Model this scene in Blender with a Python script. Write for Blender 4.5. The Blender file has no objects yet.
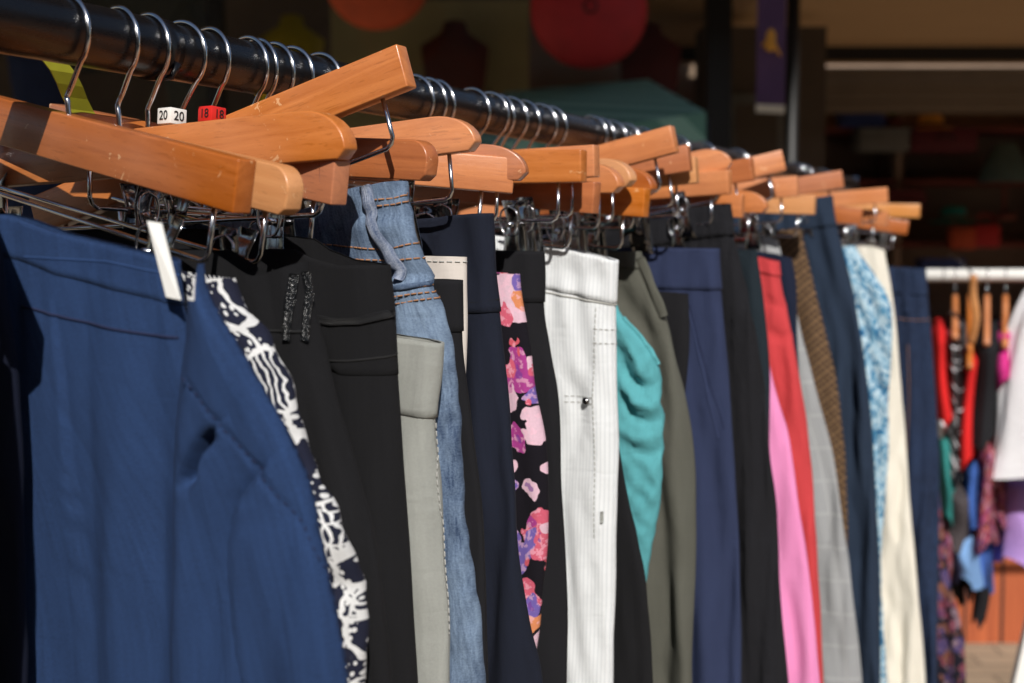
import bpy, bmesh, math, random
import numpy as np
from mathutils import Vector, Matrix, noise as mnoise
random.seed(7)
R = math.radians
S = bpy.context.scene
COL = S.collection

# ------------------------------------------------------------------ camera
FPX = 1400.0; YAW = 24.5; PITCH = 3.94
CX, CZ = 0.585, 1.42
cam_d = bpy.data.cameras.new('camera'); cam = bpy.data.objects.new('camera', cam_d); COL.objects.link(cam)
cam.location = (CX, 0, CZ); cam.rotation_euler = (R(90-PITCH), 0, R(YAW))
cam_d.sensor_width = 36; cam_d.lens = FPX/1024*36; cam_d.clip_start = .02; cam_d.clip_end = 400
cam_d.dof.use_dof = True; cam_d.dof.focus_distance = .93; cam_d.dof.aperture_fstop = 7.5
S.camera = cam
C = np.array([CX, 0, CZ])
cy, sy, cp, sp = math.cos(R(YAW)), math.sin(R(YAW)), math.cos(R(PITCH)), math.sin(R(PITCH))
RT = np.array([cy, sy, 0]); FH = np.array([-sy, cy, 0])
FW = FH*cp + np.array([0, 0, -sp]); UP = FH*sp + np.array([0, 0, cp])
def ray(px, py):
    d = FW*FPX + RT*(px-512) - UP*(py-341.5)
    return d/np.linalg.norm(d)
def on_y(px, py, Y):
    d = ray(px, py); return C + d*(Y/d[1])
def on_x(px, py, X):
    d = ray(px, py); return C + d*((X-CX)/d[0])
def on_d(px, py, D):            # plane facing the camera heading at horizontal distance D
    d = ray(px, py); return C + d*(D/np.dot(d, FH))
def W(a, d, z): p = RT*a + FH*d; return (CX+p[0], p[1], z)
RAIL_R = .019
RAIL_Z = on_x(150, 48, 0)[2]

# ------------------------------------------------------------------ tagging helpers
def tag(o, label=None, cat=None, group=None, kind=None):
    if label: o['label'] = label
    if cat: o['category'] = cat
    if group: o['group'] = group
    if kind: o['kind'] = kind
    return o
def empty(name, loc=(0, 0, 0), M=None):
    o = bpy.data.objects.new(name, None); COL.objects.link(o)
    if M is not None: o.matrix_world = M
    else: o.location = loc
    o.empty_display_size = .05
    return o
def mesh(name, V, F, mat, parent=None, smooth=True, uv=None, M=None):
    me = bpy.data.meshes.new(name)
    me.from_pydata([tuple(map(float, v)) for v in V], [], [tuple(int(i) for i in f) for f in F])
    if uv is not None:
        l = me.uv_layers.new(name='UVMap')
        li = np.zeros(len(me.loops), dtype=np.int32); me.loops.foreach_get('vertex_index', li)
        l.data.foreach_set('uv', np.asarray(uv, dtype=np.float32)[li].ravel())
    if smooth: me.polygons.foreach_set('use_smooth', [True]*len(me.polygons))
    me.validate()
    if mat: me.materials.append(mat)
    o = bpy.data.objects.new(name, me); COL.objects.link(o)
    if parent is not None: o.parent = parent
    if M is not None: o.matrix_world = M
    return o
class MB:
    def __init__(s): s.V = []; s.F = []
    def add(s, V, F):
        n = len(s.V); s.V += [tuple(v) for v in V]; s.F += [tuple(i+n for i in f) for f in F]; return s
    def box(s, c, d, M=None):
        x, y, z = [k/2 for k in d]
        P = [(-x,-y,-z),(x,-y,-z),(x,y,-z),(-x,y,-z),(-x,-y,z),(x,-y,z),(x,y,z),(-x,y,z)]
        P = [Vector(p) for p in P]
        if M is not None: P = [M @ p for p in P]
        P = [p + Vector(c) for p in P]
        return s.add(P, [(0,3,2,1),(4,5,6,7),(0,1,5,4),(1,2,6,5),(2,3,7,6),(3,0,4,7)])
    def tube(s, pts, r, n=8, caps=True):
        V, F = tube(pts, r, n, caps); return s.add(V, F)
    def build(s, name, mat, parent=None, smooth=False, bevel=0, seg=2, M=None):
        if bevel:
            bm = bmesh.new(); vs = [bm.verts.new(v) for v in s.V]
            for f in s.F:
                try: bm.faces.new([vs[i] for i in f])
                except ValueError: pass
            bmesh.ops.recalc_face_normals(bm, faces=bm.faces)
            bmesh.ops.bevel(bm, geom=[e for e in bm.edges if e.calc_face_angle(0) > .5], offset=bevel, segments=seg, affect='EDGES', profile=.5)
            me = bpy.data.meshes.new(name); bm.to_mesh(me); bm.free()
            if mat: me.materials.append(mat)
            me.polygons.foreach_set('use_smooth', [True]*len(me.polygons))
            me.set_sharp_from_angle(angle=R(40))
            o = bpy.data.objects.new(name, me); COL.objects.link(o)
            if parent is not None: o.parent = parent
            return o
        return mesh(name, s.V, s.F, mat, parent, smooth, M=M)
def catmull(P, k=6, closed=False):
    P = [Vector(p) for p in P]; out = []; n = len(P)
    for i in range(n-1):
        a, b, c, d = P[max(i-1, 0)], P[i], P[i+1], P[min(i+2, n-1)]
        for j in range(k):
            t = j/k
            out.append(.5*((2*b)+(-a+c)*t+(2*a-5*b+4*c-d)*t*t+(-a+3*b-3*c+d)*t**3))
    out.append(P[-1]); return out
def tube(pts, r, n=8, caps=True):
    pts = [Vector(p) for p in pts]; m = len(pts)
    rr = r if hasattr(r, '__len__') else [r]*m
    T = [(pts[min(i+1, m-1)]-pts[max(i-1, 0)]).normalized() for i in range(m)]
    a = Vector((0, 0, 1)) if abs(T[0].z) < .9 else Vector((0, 1, 0))
    N = T[0].cross(a).normalized(); V = []; F = []
    for i in range(m):
        N = (N - T[i]*N.dot(T[i]))
        if N.length < 1e-6: N = T[i].orthogonal()
        N.normalize(); B = T[i].cross(N)
        for j in range(n):
            q = 2*math.pi*j/n
            V.append(pts[i] + (N*math.cos(q)+B*math.sin(q))*rr[i])
    for i in range(m-1):
        for j in range(n):
            k = (j+1) % n
            F.append((i*n+j, i*n+k, (i+1)*n+k, (i+1)*n+j))
    if caps: F.append(tuple(range(n))[::-1]); F.append(tuple((m-1)*n+j for j in range(n)))
    return V, F
def lathe(prof, n=28, axis='z', c=(0, 0, 0)):
    V = []; F = []
    for r, h in prof:
        for j in range(n):
            q = 2*math.pi*j/n
            V.append((c[0]+r*math.cos(q), c[1]+r*math.sin(q), c[2]+h))
    for i in range(len(prof)-1):
        for j in range(n):
            k = (j+1) % n; F.append((i*n+j, i*n+k, (i+1)*n+k, (i+1)*n+j))
    return V, F

# ------------------------------------------------------------------ materials
def lin(c):
    return tuple((v/255/12.92 if v/255 <= .04045 else ((v/255+.055)/1.055)**2.4) for v in c) + (1,)
class NT:
    def __init__(s, name):
        s.m = bpy.data.materials.new(name); s.m.use_nodes = True
        s.t = s.m.node_tree; s.n = s.t.nodes; s.b = s.n['Principled BSDF']; s.out = s.n['Material Output']
    def node(s, ty, **kw):
        n = s.n.new(ty)
        for k, v in kw.items():
            if k in n.inputs.keys(): n.inputs[k].default_value = v
            else: setattr(n, k, v)
        return n
    def link(s, a, b): s.t.links.new(a, b)
    def uv(s, scale=(1, 1, 1), rot=0, src='UV'):
        tc = s.node('ShaderNodeTexCoord'); mp = s.node('ShaderNodeMapping')
        mp.inputs['Scale'].default_value = scale; mp.inputs['Rotation'].default_value = (0, 0, rot)
        s.link(tc.outputs[src], mp.inputs['Vector']); return mp.outputs[0]
    def noise(s, vec, scale, detail=3, rough=.5, dist=0):
        n = s.node('ShaderNodeTexNoise'); n.inputs['Scale'].default_value = scale
        n.inputs['Detail'].default_value = detail; n.inputs['Roughness'].default_value = rough
        n.inputs['Distortion'].default_value = dist
        if vec is not None: s.link(vec, n.inputs['Vector'])
        return n.outputs['Fac']
    def ramp(s, fac, stops, interp='LINEAR'):
        r = s.node('ShaderNodeValToRGB'); r.color_ramp.interpolation = interp
        e = r.color_ramp.elements
        while len(e) < len(stops): e.new(.5)
        for i, (p, c) in enumerate(stops): e[i].position = p; e[i].color = c if len(c) == 4 else lin(c)
        s.link(fac, r.inputs[0]); return r.outputs[0]
    def mix(s, fac, a, b, mode='MIX'):
        n = s.node('ShaderNodeMix'); n.data_type = 'RGBA'; n.blend_type = mode
        for v, i in ((fac, 0), (a, 6), (b, 7)):
            if hasattr(v, 'links'): s.link(v, n.inputs[i])
            else: n.inputs[i].default_value = v
        return n.outputs[2]
    def math(s, op, a, b=0, clamp=False):
        n = s.node('ShaderNodeMath'); n.operation = op; n.use_clamp = clamp
        for v, i in ((a, 0), (b, 1)):
            if hasattr(v, 'links'): s.link(v, n.inputs[i])
            else: n.inputs[i].default_value = v
        return n.outputs[0]
    def bump(s, h, strength=.3, dist=.001):
        n = s.node('ShaderNodeBump'); n.inputs['Strength'].default_value = strength; n.inputs['Distance'].default_value = dist
        s.link(h, n.inputs['Height']); s.link(n.outputs[0], s.b.inputs['Normal']); return n
    def base(s, c):
        if hasattr(c, 'links'): s.link(c, s.b.inputs['Base Color'])
        else: s.b.inputs['Base Color'].default_value = c
def simple(name, rgb, rough=.6, metal=0, nscale=0, namt=.15, spec=None, emis=None):
    n = NT(name); c = lin(rgb)
    if nscale:
        f = n.noise(n.uv(src='Object'), nscale, 4, .6)
        n.base(n.mix(f, tuple(v*(1-namt*1.6) for v in c[:3])+(1,), tuple(min(1, v*(1+namt*1.6)) for v in c[:3])+(1,)))
    else: n.base(c)
    n.b.inputs['Roughness'].default_value = rough; n.b.inputs['Metallic'].default_value = metal
    if spec is not None: n.b.inputs['Specular IOR Level'].default_value = spec
    return n.m
def fabric(name, rgb, pattern=None, rough=.85, weave=900, wstr=.35, streak=.10, sheen=.0, wrink=.35, spec=.25, twill=False):
    n = NT(name); c = lin(rgb)
    v = n.uv()
    if pattern: col = pattern(n, c)
    else: col = None
    st = n.noise(n.uv((260, 14, 1)), 1, 3, .6)
    blot = n.noise(n.uv((9, 5, 1)), 1, 3, .55)
    fine = n.noise(n.uv((750, 620, 1)), 1, 2, .6)
    k = n.math('ADD', n.math('MULTIPLY', st, .55), n.math('ADD', n.math('MULTIPLY', blot, .3), n.math('MULTIPLY', fine, .6)))
    k = n.math('ADD', n.math('MULTIPLY', n.math('SUBTRACT', k, .72), streak*4), 1.0)
    base = col if col is not None else c
    cc = n.node('ShaderNodeCombineColor')
    for i in range(3): n.link(k, cc.inputs[i])
    n.base(n.mix(1.0, base, cc.outputs[0], 'MULTIPLY'))
    n.b.inputs['Roughness'].default_value = rough; n.b.inputs['Specular IOR Level'].default_value = spec
    if sheen:
        n.b.inputs['Sheen Weight'].default_value = sheen; n.b.inputs['Sheen Roughness'].default_value = .5
    w1 = n.node('ShaderNodeTexWave'); w1.wave_type = 'BANDS'; w1.bands_direction = 'DIAGONAL' if twill else 'X'
    w1.inputs['Scale'].default_value = weave/1.2; w1.inputs['Distortion'].default_value = 1.5; w1.inputs['Detail'].default_value = 1
    n.link(v, w1.inputs['Vector'])
    w2 = n.node('ShaderNodeTexWave'); w2.bands_direction = 'Y'; w2.inputs['Scale'].default_value = weave/1.1
    w2.inputs['Distortion'].default_value = 1.5; n.link(v, w2.inputs['Vector'])
    wv = n.math('MULTIPLY', n.math('ADD', w1.outputs['Fac'], w2.outputs['Fac']), .00018)
    wr = n.noise(n.uv((26, 9, 1)), 1, 4, .55, .6)
    wr2 = n.noise(n.uv((90, 40, 1)), 1, 3, .6)
    rg = n.math('ABSOLUTE', n.math('SUBTRACT', n.noise(n.uv((34, 13, 1), rot=.12), 1, 3, .5, .8), .5)); rg2 = n.math('ABSOLUTE', n.math('SUBTRACT', n.noise(n.uv((12, 40, 1), rot=-.35), 1, 2, .5, .6), .5))
    wr = n.math('ADD', wr, n.math('MULTIPLY', n.math('ADD', n.math('MINIMUM', rg, .12), n.math('MINIMUM', rg2, .10)), .55))
    h = n.math('ADD', n.math('MULTIPLY', wv, wstr*2), n.math('ADD', n.math('MULTIPLY', wr, .010*wrink), n.math('MULTIPLY', wr2, .0016*wrink)))
    n.bump(h, 1.0, 1.0)
    return n.m
def black(v): return (v, v, v, 1)
# patterns --------------------------------------------------------
def voro(n, vec, scale, feature='F1', rnd=1.0, out='Distance'):
    q = n.node('ShaderNodeTexVoronoi'); q.feature = feature; q.inputs['Scale'].default_value = scale
    q.inputs['Randomness'].default_value = rnd; n.link(vec, q.inputs['Vector']); return q.outputs[out]
def warp(n, vec, amt, sc):
    a = n.node('ShaderNodeTexNoise'); a.inputs['Scale'].default_value = sc; n.link(vec, a.inputs['Vector'])
    m = n.node('ShaderNodeVectorMath'); m.operation = 'MULTIPLY_ADD'
    n.link(a.outputs['Color'], m.inputs[0]); m.inputs[1].default_value = (amt, amt, amt); n.link(vec, m.inputs[2]); return m.outputs[0]
def pat_leaf(n, c):
    v = warp(n, n.uv(), .010, 70)
    lines = n.math('LESS_THAN', voro(n, v, 46, 'DISTANCE_TO_EDGE'), .045)
    fine = n.math('LESS_THAN', voro(n, v, 150, 'DISTANCE_TO_EDGE'), .07)
    dots = n.math('LESS_THAN', voro(n, n.uv((1, .62, 1), rot=.4), 430, 'F1', .75), .36)
    sep = n.node('ShaderNodeSeparateColor'); n.link(voro(n, v, 46, 'F1', 1, 'Color'), sep.inputs[0])
    wv = n.node('ShaderNodeTexWave'); wv.inputs['Scale'].default_value = 120; wv.inputs['Distortion'].default_value = 2.5; n.link(v, wv.inputs['Vector'])
    st = n.math('GREATER_THAN', wv.outputs['Fac'], .72)
    a = n.math('MULTIPLY', dots, n.math('GREATER_THAN', sep.outputs[0], .30))
    b = n.math('MULTIPLY', st, n.math('LESS_THAN', sep.outputs[0], .30))
    d = n.math('MULTIPLY', fine, n.math('LESS_THAN', sep.outputs[1], .18))
    f = n.math('MAXIMUM', n.math('MAXIMUM', a, b), n.math('MAXIMUM', lines, d))
    return n.mix(f, lin((28, 31, 50)), lin((222, 222, 222)))
def pat_floral(n, c):
    res = lin((16, 12, 22)); 
    for sc, th, on_, rt in ((38, .54, .06, .3), (62, .42, .25, -.5)):
        v = warp(n, n.uv((1, .75, 1), rot=rt), .016, 70)
        sep = n.node('ShaderNodeSeparateColor'); n.link(voro(n, v, sc, 'F1', 1, 'Color'), sep.inputs[0]); d = voro(n, v, sc)
        col = n.ramp(sep.outputs[0], [(0, (214, 96, 120)), (.2, (226, 142, 96)), (.38, (226, 190, 206)), (.55, (118, 98, 176)), (.72, (170, 62, 140)), (.88, (214, 92, 106))], 'CONSTANT')
        tint = n.noise(n.uv((210, 150, 1)), 1, 3, .6); col = n.mix(n.math('MULTIPLY', n.math('GREATER_THAN', tint, .54), .45), col, lin((246, 196, 214)))
        col = n.mix(n.math('MULTIPLY', n.math('LESS_THAN', d, .13), .7), col, lin((120, 60, 150)))
        m = n.math('MULTIPLY', n.math('LESS_THAN', d, n.math('ADD', th-.1, n.math('MULTIPLY', sep.outputs[1], .2))), n.math('GREATER_THAN', sep.outputs[2], on_))
        res = n.mix(m, res, col)
    return res
def pat_hound(n, c):
    ch = n.node('ShaderNodeTexChecker'); ch.inputs['Scale'].default_value = 200; n.link(warp(n, n.uv(rot=.15), .002, 60), ch.inputs['Vector'])
    f2 = n.noise(n.uv((300, 300, 1)), 1, 1)
    ch2 = n.node('ShaderNodeTexChecker'); ch2.inputs['Scale'].default_value = 100; n.link(n.uv(rot=.15), ch2.inputs['Vector'])
    a = n.mix(ch.outputs['Fac'], lin((126, 98, 70)), lin((62, 48, 38)))
    return n.mix(n.math('MULTIPLY', ch2.outputs['Fac'], .35), a, lin((60, 44, 32)))
def pat_check(n, c):
    def grid(dr, sc, th):
        w = n.node('ShaderNodeTexWave'); w.bands_direction = dr; w.wave_profile = 'SIN'; w.inputs['Scale'].default_value = sc
        n.link(n.uv(), w.inputs['Vector']); return n.math('GREATER_THAN', w.outputs['Fac'], th)
    l = n.math('MAXIMUM', grid('X', 9, .985), grid('Y', 7, .985))
    f = n.math('MULTIPLY', grid('X', 90, .6), .25)
    a = n.mix(f, c, lin((125, 127, 132)))
    return n.mix(n.math('MULTIPLY', l, .2), a, lin((205, 205, 205)))
def pat_bluewave(n, c):
    v = warp(n, n.uv((1, .55, 1)), .01, 60)
    f = n.noise(v, 210, 3, .7); g = n.noise(n.uv((50, 30, 1)), 1, 2)
    return n.ramp(n.math('ADD', n.math('MULTIPLY', f, .75), n.math('MULTIPLY', g, .25)),
                  [(.38, (26, 78, 126)), (.46, (44, 124, 168)), (.50, (110, 170, 198)), (.53, (214, 226, 232)), (.58, (180, 208, 222)), (.61, (96, 160, 192)), (.66, (40, 118, 160))])
def pat_stripe(n, c):
    w = n.node('ShaderNodeTexWave'); w.bands_direction = 'X'; w.inputs['Scale'].default_value = 98; w.inputs['Distortion'].default_value = .0
    n.link(n.uv(), w.inputs['Vector'])
    s1 = n.math('GREATER_THAN', w.outputs['Fac'], .70)
    return n.mix(n.math('MULTIPLY', s1, .42), c, lin((200, 205, 210)))
def pat_denim(light, dark, fade=.5):
    def f(n, c):
        a = n.noise(n.uv((420, 60, 1)), 1, 3, .7); b = n.noise(n.uv((900, 900, 1)), 1, 2, .6); g = n.noise(n.uv((16, 9, 1)), 1, 2, .5)
        k = n.math('ADD', n.math('MULTIPLY', a, .40), n.math('ADD', n.math('MULTIPLY', b, .25), n.math('MULTIPLY', g, .35*fade)))
        k = n.math('DIVIDE', k, .65+.35*fade)
        return n.ramp(k, [(.38, dark), (.62, light)])
    return f
def pat_vline(rgb2, sc=160, th=.7, amt=.5):
    def f(n, c):
        w = n.node('ShaderNodeTexWave'); w.bands_direction = 'X'; w.inputs['Scale'].default_value = sc
        n.link(n.uv(), w.inputs['Vector'])
        return n.mix(n.math('MULTIPLY', n.math('GREATER_THAN', w.outputs['Fac'], th), amt), c, lin(rgb2))
    return f
def wood(name, a, b, rough=.32):
    n = NT(name)
    oi = n.node('ShaderNodeObjectInfo')
    add = n.node('ShaderNodeVectorMath'); add.operation = 'ADD'
    tc = n.node('ShaderNodeTexCoord'); n.link(tc.outputs['Object'], add.inputs[0])
    mul = n.node('ShaderNodeMath'); mul.operation = 'MULTIPLY'; mul.inputs[1].default_value = 13.7; n.link(oi.outputs['Random'], mul.inputs[0])
    cx = n.node('ShaderNodeCombineXYZ'); n.link(mul.outputs[0], cx.inputs[0]); n.link(mul.outputs[0], cx.inputs[1])
    n.link(cx.outputs[0], add.inputs[1])
    mp = n.node('ShaderNodeMapping'); mp.inputs['Scale'].default_value = (5, 60, 90); n.link(add.outputs[0], mp.inputs['Vector'])
    g = n.noise(mp.outputs[0], 1, 5, .6, 1.2)
    mp2 = n.node('ShaderNodeMapping'); mp2.inputs['Scale'].default_value = (60, 500, 700); n.link(add.outputs[0], mp2.inputs['Vector'])
    pores = n.noise(mp2.outputs[0], 1, 2, .6)
    col = n.ramp(g, [(.3, a), (.7, b)])
    col = n.mix(n.math('MULTIPLY', n.math('LESS_THAN', pores, .36), .22), col, lin(tuple(v*.55 for v in a)))
    big = n.noise(add.outputs[0], 9, 2)
    col = n.mix(n.math('MULTIPLY', n.math('GREATER_THAN', n.noise(add.outputs[0], 55, 4, .75, 1.0), .66), .5), col, lin((232, 190, 146)))
    bc = n.node('ShaderNodeBrightContrast'); n.link(col, bc.inputs[0])
    n.link(n.math('MULTIPLY', n.math('SUBTRACT', n.math('ADD', n.math('MULTIPLY', oi.outputs['Random'], .5), big),   .75), .12), bc.inputs['Bright'])
    n.base(bc.outputs[0])
    sc = n.noise(add.outputs[0], 160, 4, .7)
    n.link(n.math('ADD', n.math('MULTIPLY', sc, .3), rough-.12), n.b.inputs['Roughness'])
    n.b.inputs['Coat Weight'].default_value = .25; n.b.inputs['Coat Roughness'].default_value = .2
    n.bump(n.math('ADD', n.math('MULTIPLY', g, .00025), n.math('MULTIPLY', sc, .0002)), .8, 1.0)
    return n.m
M = {}
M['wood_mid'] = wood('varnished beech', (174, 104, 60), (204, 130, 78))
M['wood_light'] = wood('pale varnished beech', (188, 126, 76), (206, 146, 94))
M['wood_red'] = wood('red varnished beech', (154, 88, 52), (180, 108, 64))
def metal(name, rgb, rough):
    n = NT(name); f = n.noise(n.uv(src='Object'), 180, 3, .6)
    n.base(lin(rgb)); n.b.inputs['Metallic'].default_value = 1
    n.link(n.math('ADD', n.math('MULTIPLY', f, .08), rough-.04), n.b.inputs['Roughness']); return n.m
M['chrome'] = metal('chrome wire', (205, 205, 208), .16)
M['clip'] = metal('worn chrome clip', (176, 176, 178), .18)
n = NT('glossy black rail'); sc = n.noise(n.uv((30, 6, 30), src='Object'), 6, 5, .7)
n.base(lin((14, 14, 17))); n.link(n.math('ADD', n.math('MULTIPLY', sc, .30), .14), n.b.inputs['Roughness']); n.b.inputs['Specular IOR Level'].default_value = .45
n.bump(n.math('MULTIPLY', sc, .0003), .4, 1.0); M['rail'] = n.m
M['black'] = simple('black plastic', (16, 16, 18), .35)
M['white_p'] = simple('white plastic', (225, 224, 220), .4, nscale=40, namt=.03)
M['red_p'] = simple('red plastic', (205, 40, 34), .35)
M['yellow_d'] = simple('dull yellow tape', (150, 148, 34), .6, nscale=60)
M['yellow_p'] = simple('yellow plastic', (222, 200, 30), .5, nscale=30)
M['thread_or'] = simple('orange stitching', (158, 112, 78), .8)
M['thread_navy'] = simple('dark navy stitching', (18, 28, 62), .9)
M['thread_dk'] = simple('black stitching', (10, 10, 12), .9)
M['thread_w'] = simple('grey stitching', (168, 168, 164), .9)

# ------------------------------------------------------------------ world & sun
SUN_AZ, SUN_EL = 30.0, 37.0          # sun comes from -Y turned towards +X
w = bpy.data.worlds.new('World'); S.world = w; w.use_nodes = True
nt = w.node_tree; sky = nt.nodes.new('ShaderNodeTexSky'); sky.sky_type = 'NISHITA'; sky.sun_disc = False
sky.sun_elevation = R(SUN_EL); sky.sun_rotation = R(180-SUN_AZ)
nt.links.new(sky.outputs[0], nt.nodes['Background'].inputs[0]); nt.nodes['Background'].inputs[1].default_value = .075
ld = bpy.data.lights.new('sun', 'SUN'); ld.energy = 5.0; ld.angle = R(.55); ld.color = (1, .955, .89)
lo = bpy.data.objects.new('sun', ld); COL.objects.link(lo)
to_sun = Vector((math.sin(R(SUN_AZ))*math.cos(R(SUN_EL)), -math.cos(R(SUN_AZ))*math.cos(R(SUN_EL)), math.sin(R(SUN_EL))))
lo.rotation_euler = to_sun.to_track_quat('Z', 'Y').to_euler(); lo.location = (2, -3, 5)
S.view_settings.view_transform = 'Standard'; S.view_settings.look = 'None'; S.view_settings.gamma = 1
S.view_settings.exposure = 0.0

# ------------------------------------------------------------------ clothes rack (rail + end frames)
rack = empty('clothes_rack', (0, .1, 0))
tag(rack, 'black clothes rack whose long glossy rail carries the wooden hangers', 'clothes rack')
def rel(o, *pts): return [Vector(p)-Vector(o) for p in pts]
O = Vector((0, .1, 0))
mb = MB(); mb.tube(rel(O, (0, .12, RAIL_Z), (0, .733, RAIL_Z)), RAIL_R, 40); mb.build('rail', M['rail'], rack, True).data.set_sharp_from_angle(angle=R(50))
mb = MB(); mb.tube(rel(O, (0, .733, RAIL_Z), (0, 3.02, RAIL_Z)), RAIL_R*.955, 40); mb.build('rail', M['rail'], rack, True).data.set_sharp_from_angle(angle=R(50))
mb = MB(); mb.tube(rel(O, (0, .722, RAIL_Z), (0, .7225, RAIL_Z), (0, .737, RAIL_Z), (0, .7375, RAIL_Z)), [RAIL_R, RAIL_R+.0014, RAIL_R+.0012, RAIL_R*.95], 40)
mb.tube(rel(O, (.006, .7255, RAIL_Z-.0205), (.016, .7275, RAIL_Z-.019), (.0185, .731, RAIL_Z-.010)), .0022, 8)
mb.build('rail_joint', M['rail'], rack, True)
for Yp in (.12, 3.02):
    mb = MB(); mb.tube(rel(O, (0, Yp, .06), (0, Yp, RAIL_Z+.02)), .016, 20); mb.build('upright_post', M['black'] if Yp < 1 else M['clip'], rack, True)
    mb = MB(); mb.tube(rel(O, (-.3, Yp, .05), (.3, Yp, .05)), .016, 16); mb.build('foot', M['black'], rack, True)
    for sx in (-.27, .27):
        V, F = lathe([(0, -.015), (.018, -.015), (.024, 0), (.018, .015), (0, .015)], 18)
        mesh('castor', [Vector((v[0]*.0+v[2], v[1], v[0])) + Vector((sx, Yp-.1, .024)) for v in V], F, M['black'], rack)
# ------------------------------------------------------------------ hangers
def bar_outline(kind, L, h):
    a = h/2; rs = .014 if kind == 'soft' else .032; vs = a if kind == 'soft' else h-.006
    if kind == 'box': return [(-L, -a), (L, -a), (L, a), (-L, a)]
    P = []
    for k in range(9):                       # right shoulder
        q = math.pi/2*k/8; P.append((L-rs+rs*math.sin(q), a-vs+vs*math.cos(q)))
    P = [(L-.006, -a)] + ([(L-.001, -a+.004)] if kind == 'soft' else []) + P[::-1]
    Q = [(-x, y) for x, y in P[::-1]]
    return P + Q
HC = {}
def make_hanger(label, end, hook=None, kind='box', tone='wood_mid', drop=.059, L=.165, h=.0265, th=.0125, clips=(-.62, .62), roll=0, rod=True, near=None, clip_z=0):
    if hook is not None:
        Y = on_x(hook, 60, 0)[1]
    else:
        a = R(YAW)-math.atan((end[0]-512)/FPX)
        Y = (CX-L)/math.tan(a)
    mid = np.array([0, Y, RAIL_Z-drop])
    D = ray(*end); b = np.dot(D, C-mid); c = np.dot(C-mid, C-mid)-L*L; disc = b*b-c
    if disc < 0: P = C+D*(-b); 
    else:
        s = math.sqrt(disc); c1 = C+D*(-b-s); c2 = C+D*(-b+s)
        P = c1 if (near if near is not None else abs(c1[1]-Y) <= abs(c2[1]-Y)) else c2
    X = Vector(P-mid); L = X.length; X.normalize()
    Yv = Vector((0, 0, 1)).cross(X).normalized(); Z = X.cross(Yv)
    print('hanger', end, 'Y=%.3f L=%.3f yaw=%.1f tilt=%.1f' % (Y, L, math.degrees(math.atan2(X.y, X.x)), math.degrees(math.asin(X.z))))
    MW = Matrix(((X.x, Yv.x, Z.x, mid[0]), (X.y, Yv.y, Z.y, mid[1]), (X.z, Yv.z, Z.z, mid[2]), (0, 0, 0, 1)))
    if roll: MW = MW @ Matrix.Rotation(R(roll), 4, 'X')
    inv = MW.inverted()
    g = empty('wooden_hanger', M=MW); tag(g, label, 'hanger', 'wooden clip hangers along the black rail')
    pts = bar_outline(kind, L, h); N = len(pts); mb = MB()
    mb.add([(x, -th/2, z) for x, z in pts]+[(x, th/2, z) for x, z in pts],
           [tuple(range(N)), tuple(range(2*N-1, N-1, -1))]+[(i, i+N, (i+1) % N+N, (i+1) % N) for i in range(N)])
    mb.build('bar', M[tone], g, bevel=.0012, seg=3)
    # hook in the plane across the rail, lightly twisted
    tw = random.uniform(-.34, -.12); rr = RAIL_R+.0035
    top = MW @ Vector((0, 0, h/2-.004)); P3 = [top, Vector((top.x*.5, top.y, top.z+.012)), Vector((0, Y, RAIL_Z-rr-.016)), Vector((.004, Y, RAIL_Z-rr-.009))]
    for q in range(-52, 205, 12):
        P3.append(Vector((rr*math.cos(R(q)), Y+tw*rr*math.cos(R(q)), RAIL_Z-.0018+rr*math.sin(R(q)))))
    mb = MB(); mb.tube([inv @ p for p in catmull(P3, 4)], .00165, 10); mb.build('hook', M['chrome'], g, True)
    if rod:
        u = .86*L; z0 = -h/2+.003; z1 = -h/2-.031; q = .006
        P = [(-u, 0, z0), (-u, 0, z1+q), (-u+.002, 0, z1+.002), (-u+q, 0, z1), (0, 0, z1), (u-q, 0, z1), (u-.002, 0, z1+.002), (u, 0, z1+q), (u, 0, z0)]
        mb = MB(); mb.tube(P, .00155, 8); mb.build('clip_rod', M['chrome'], g, True)
        for k in clips:
            make_clip(g, k*L, z1+clip_z, random.uniform(-8, 8))
    return g
CLIP = []
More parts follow.
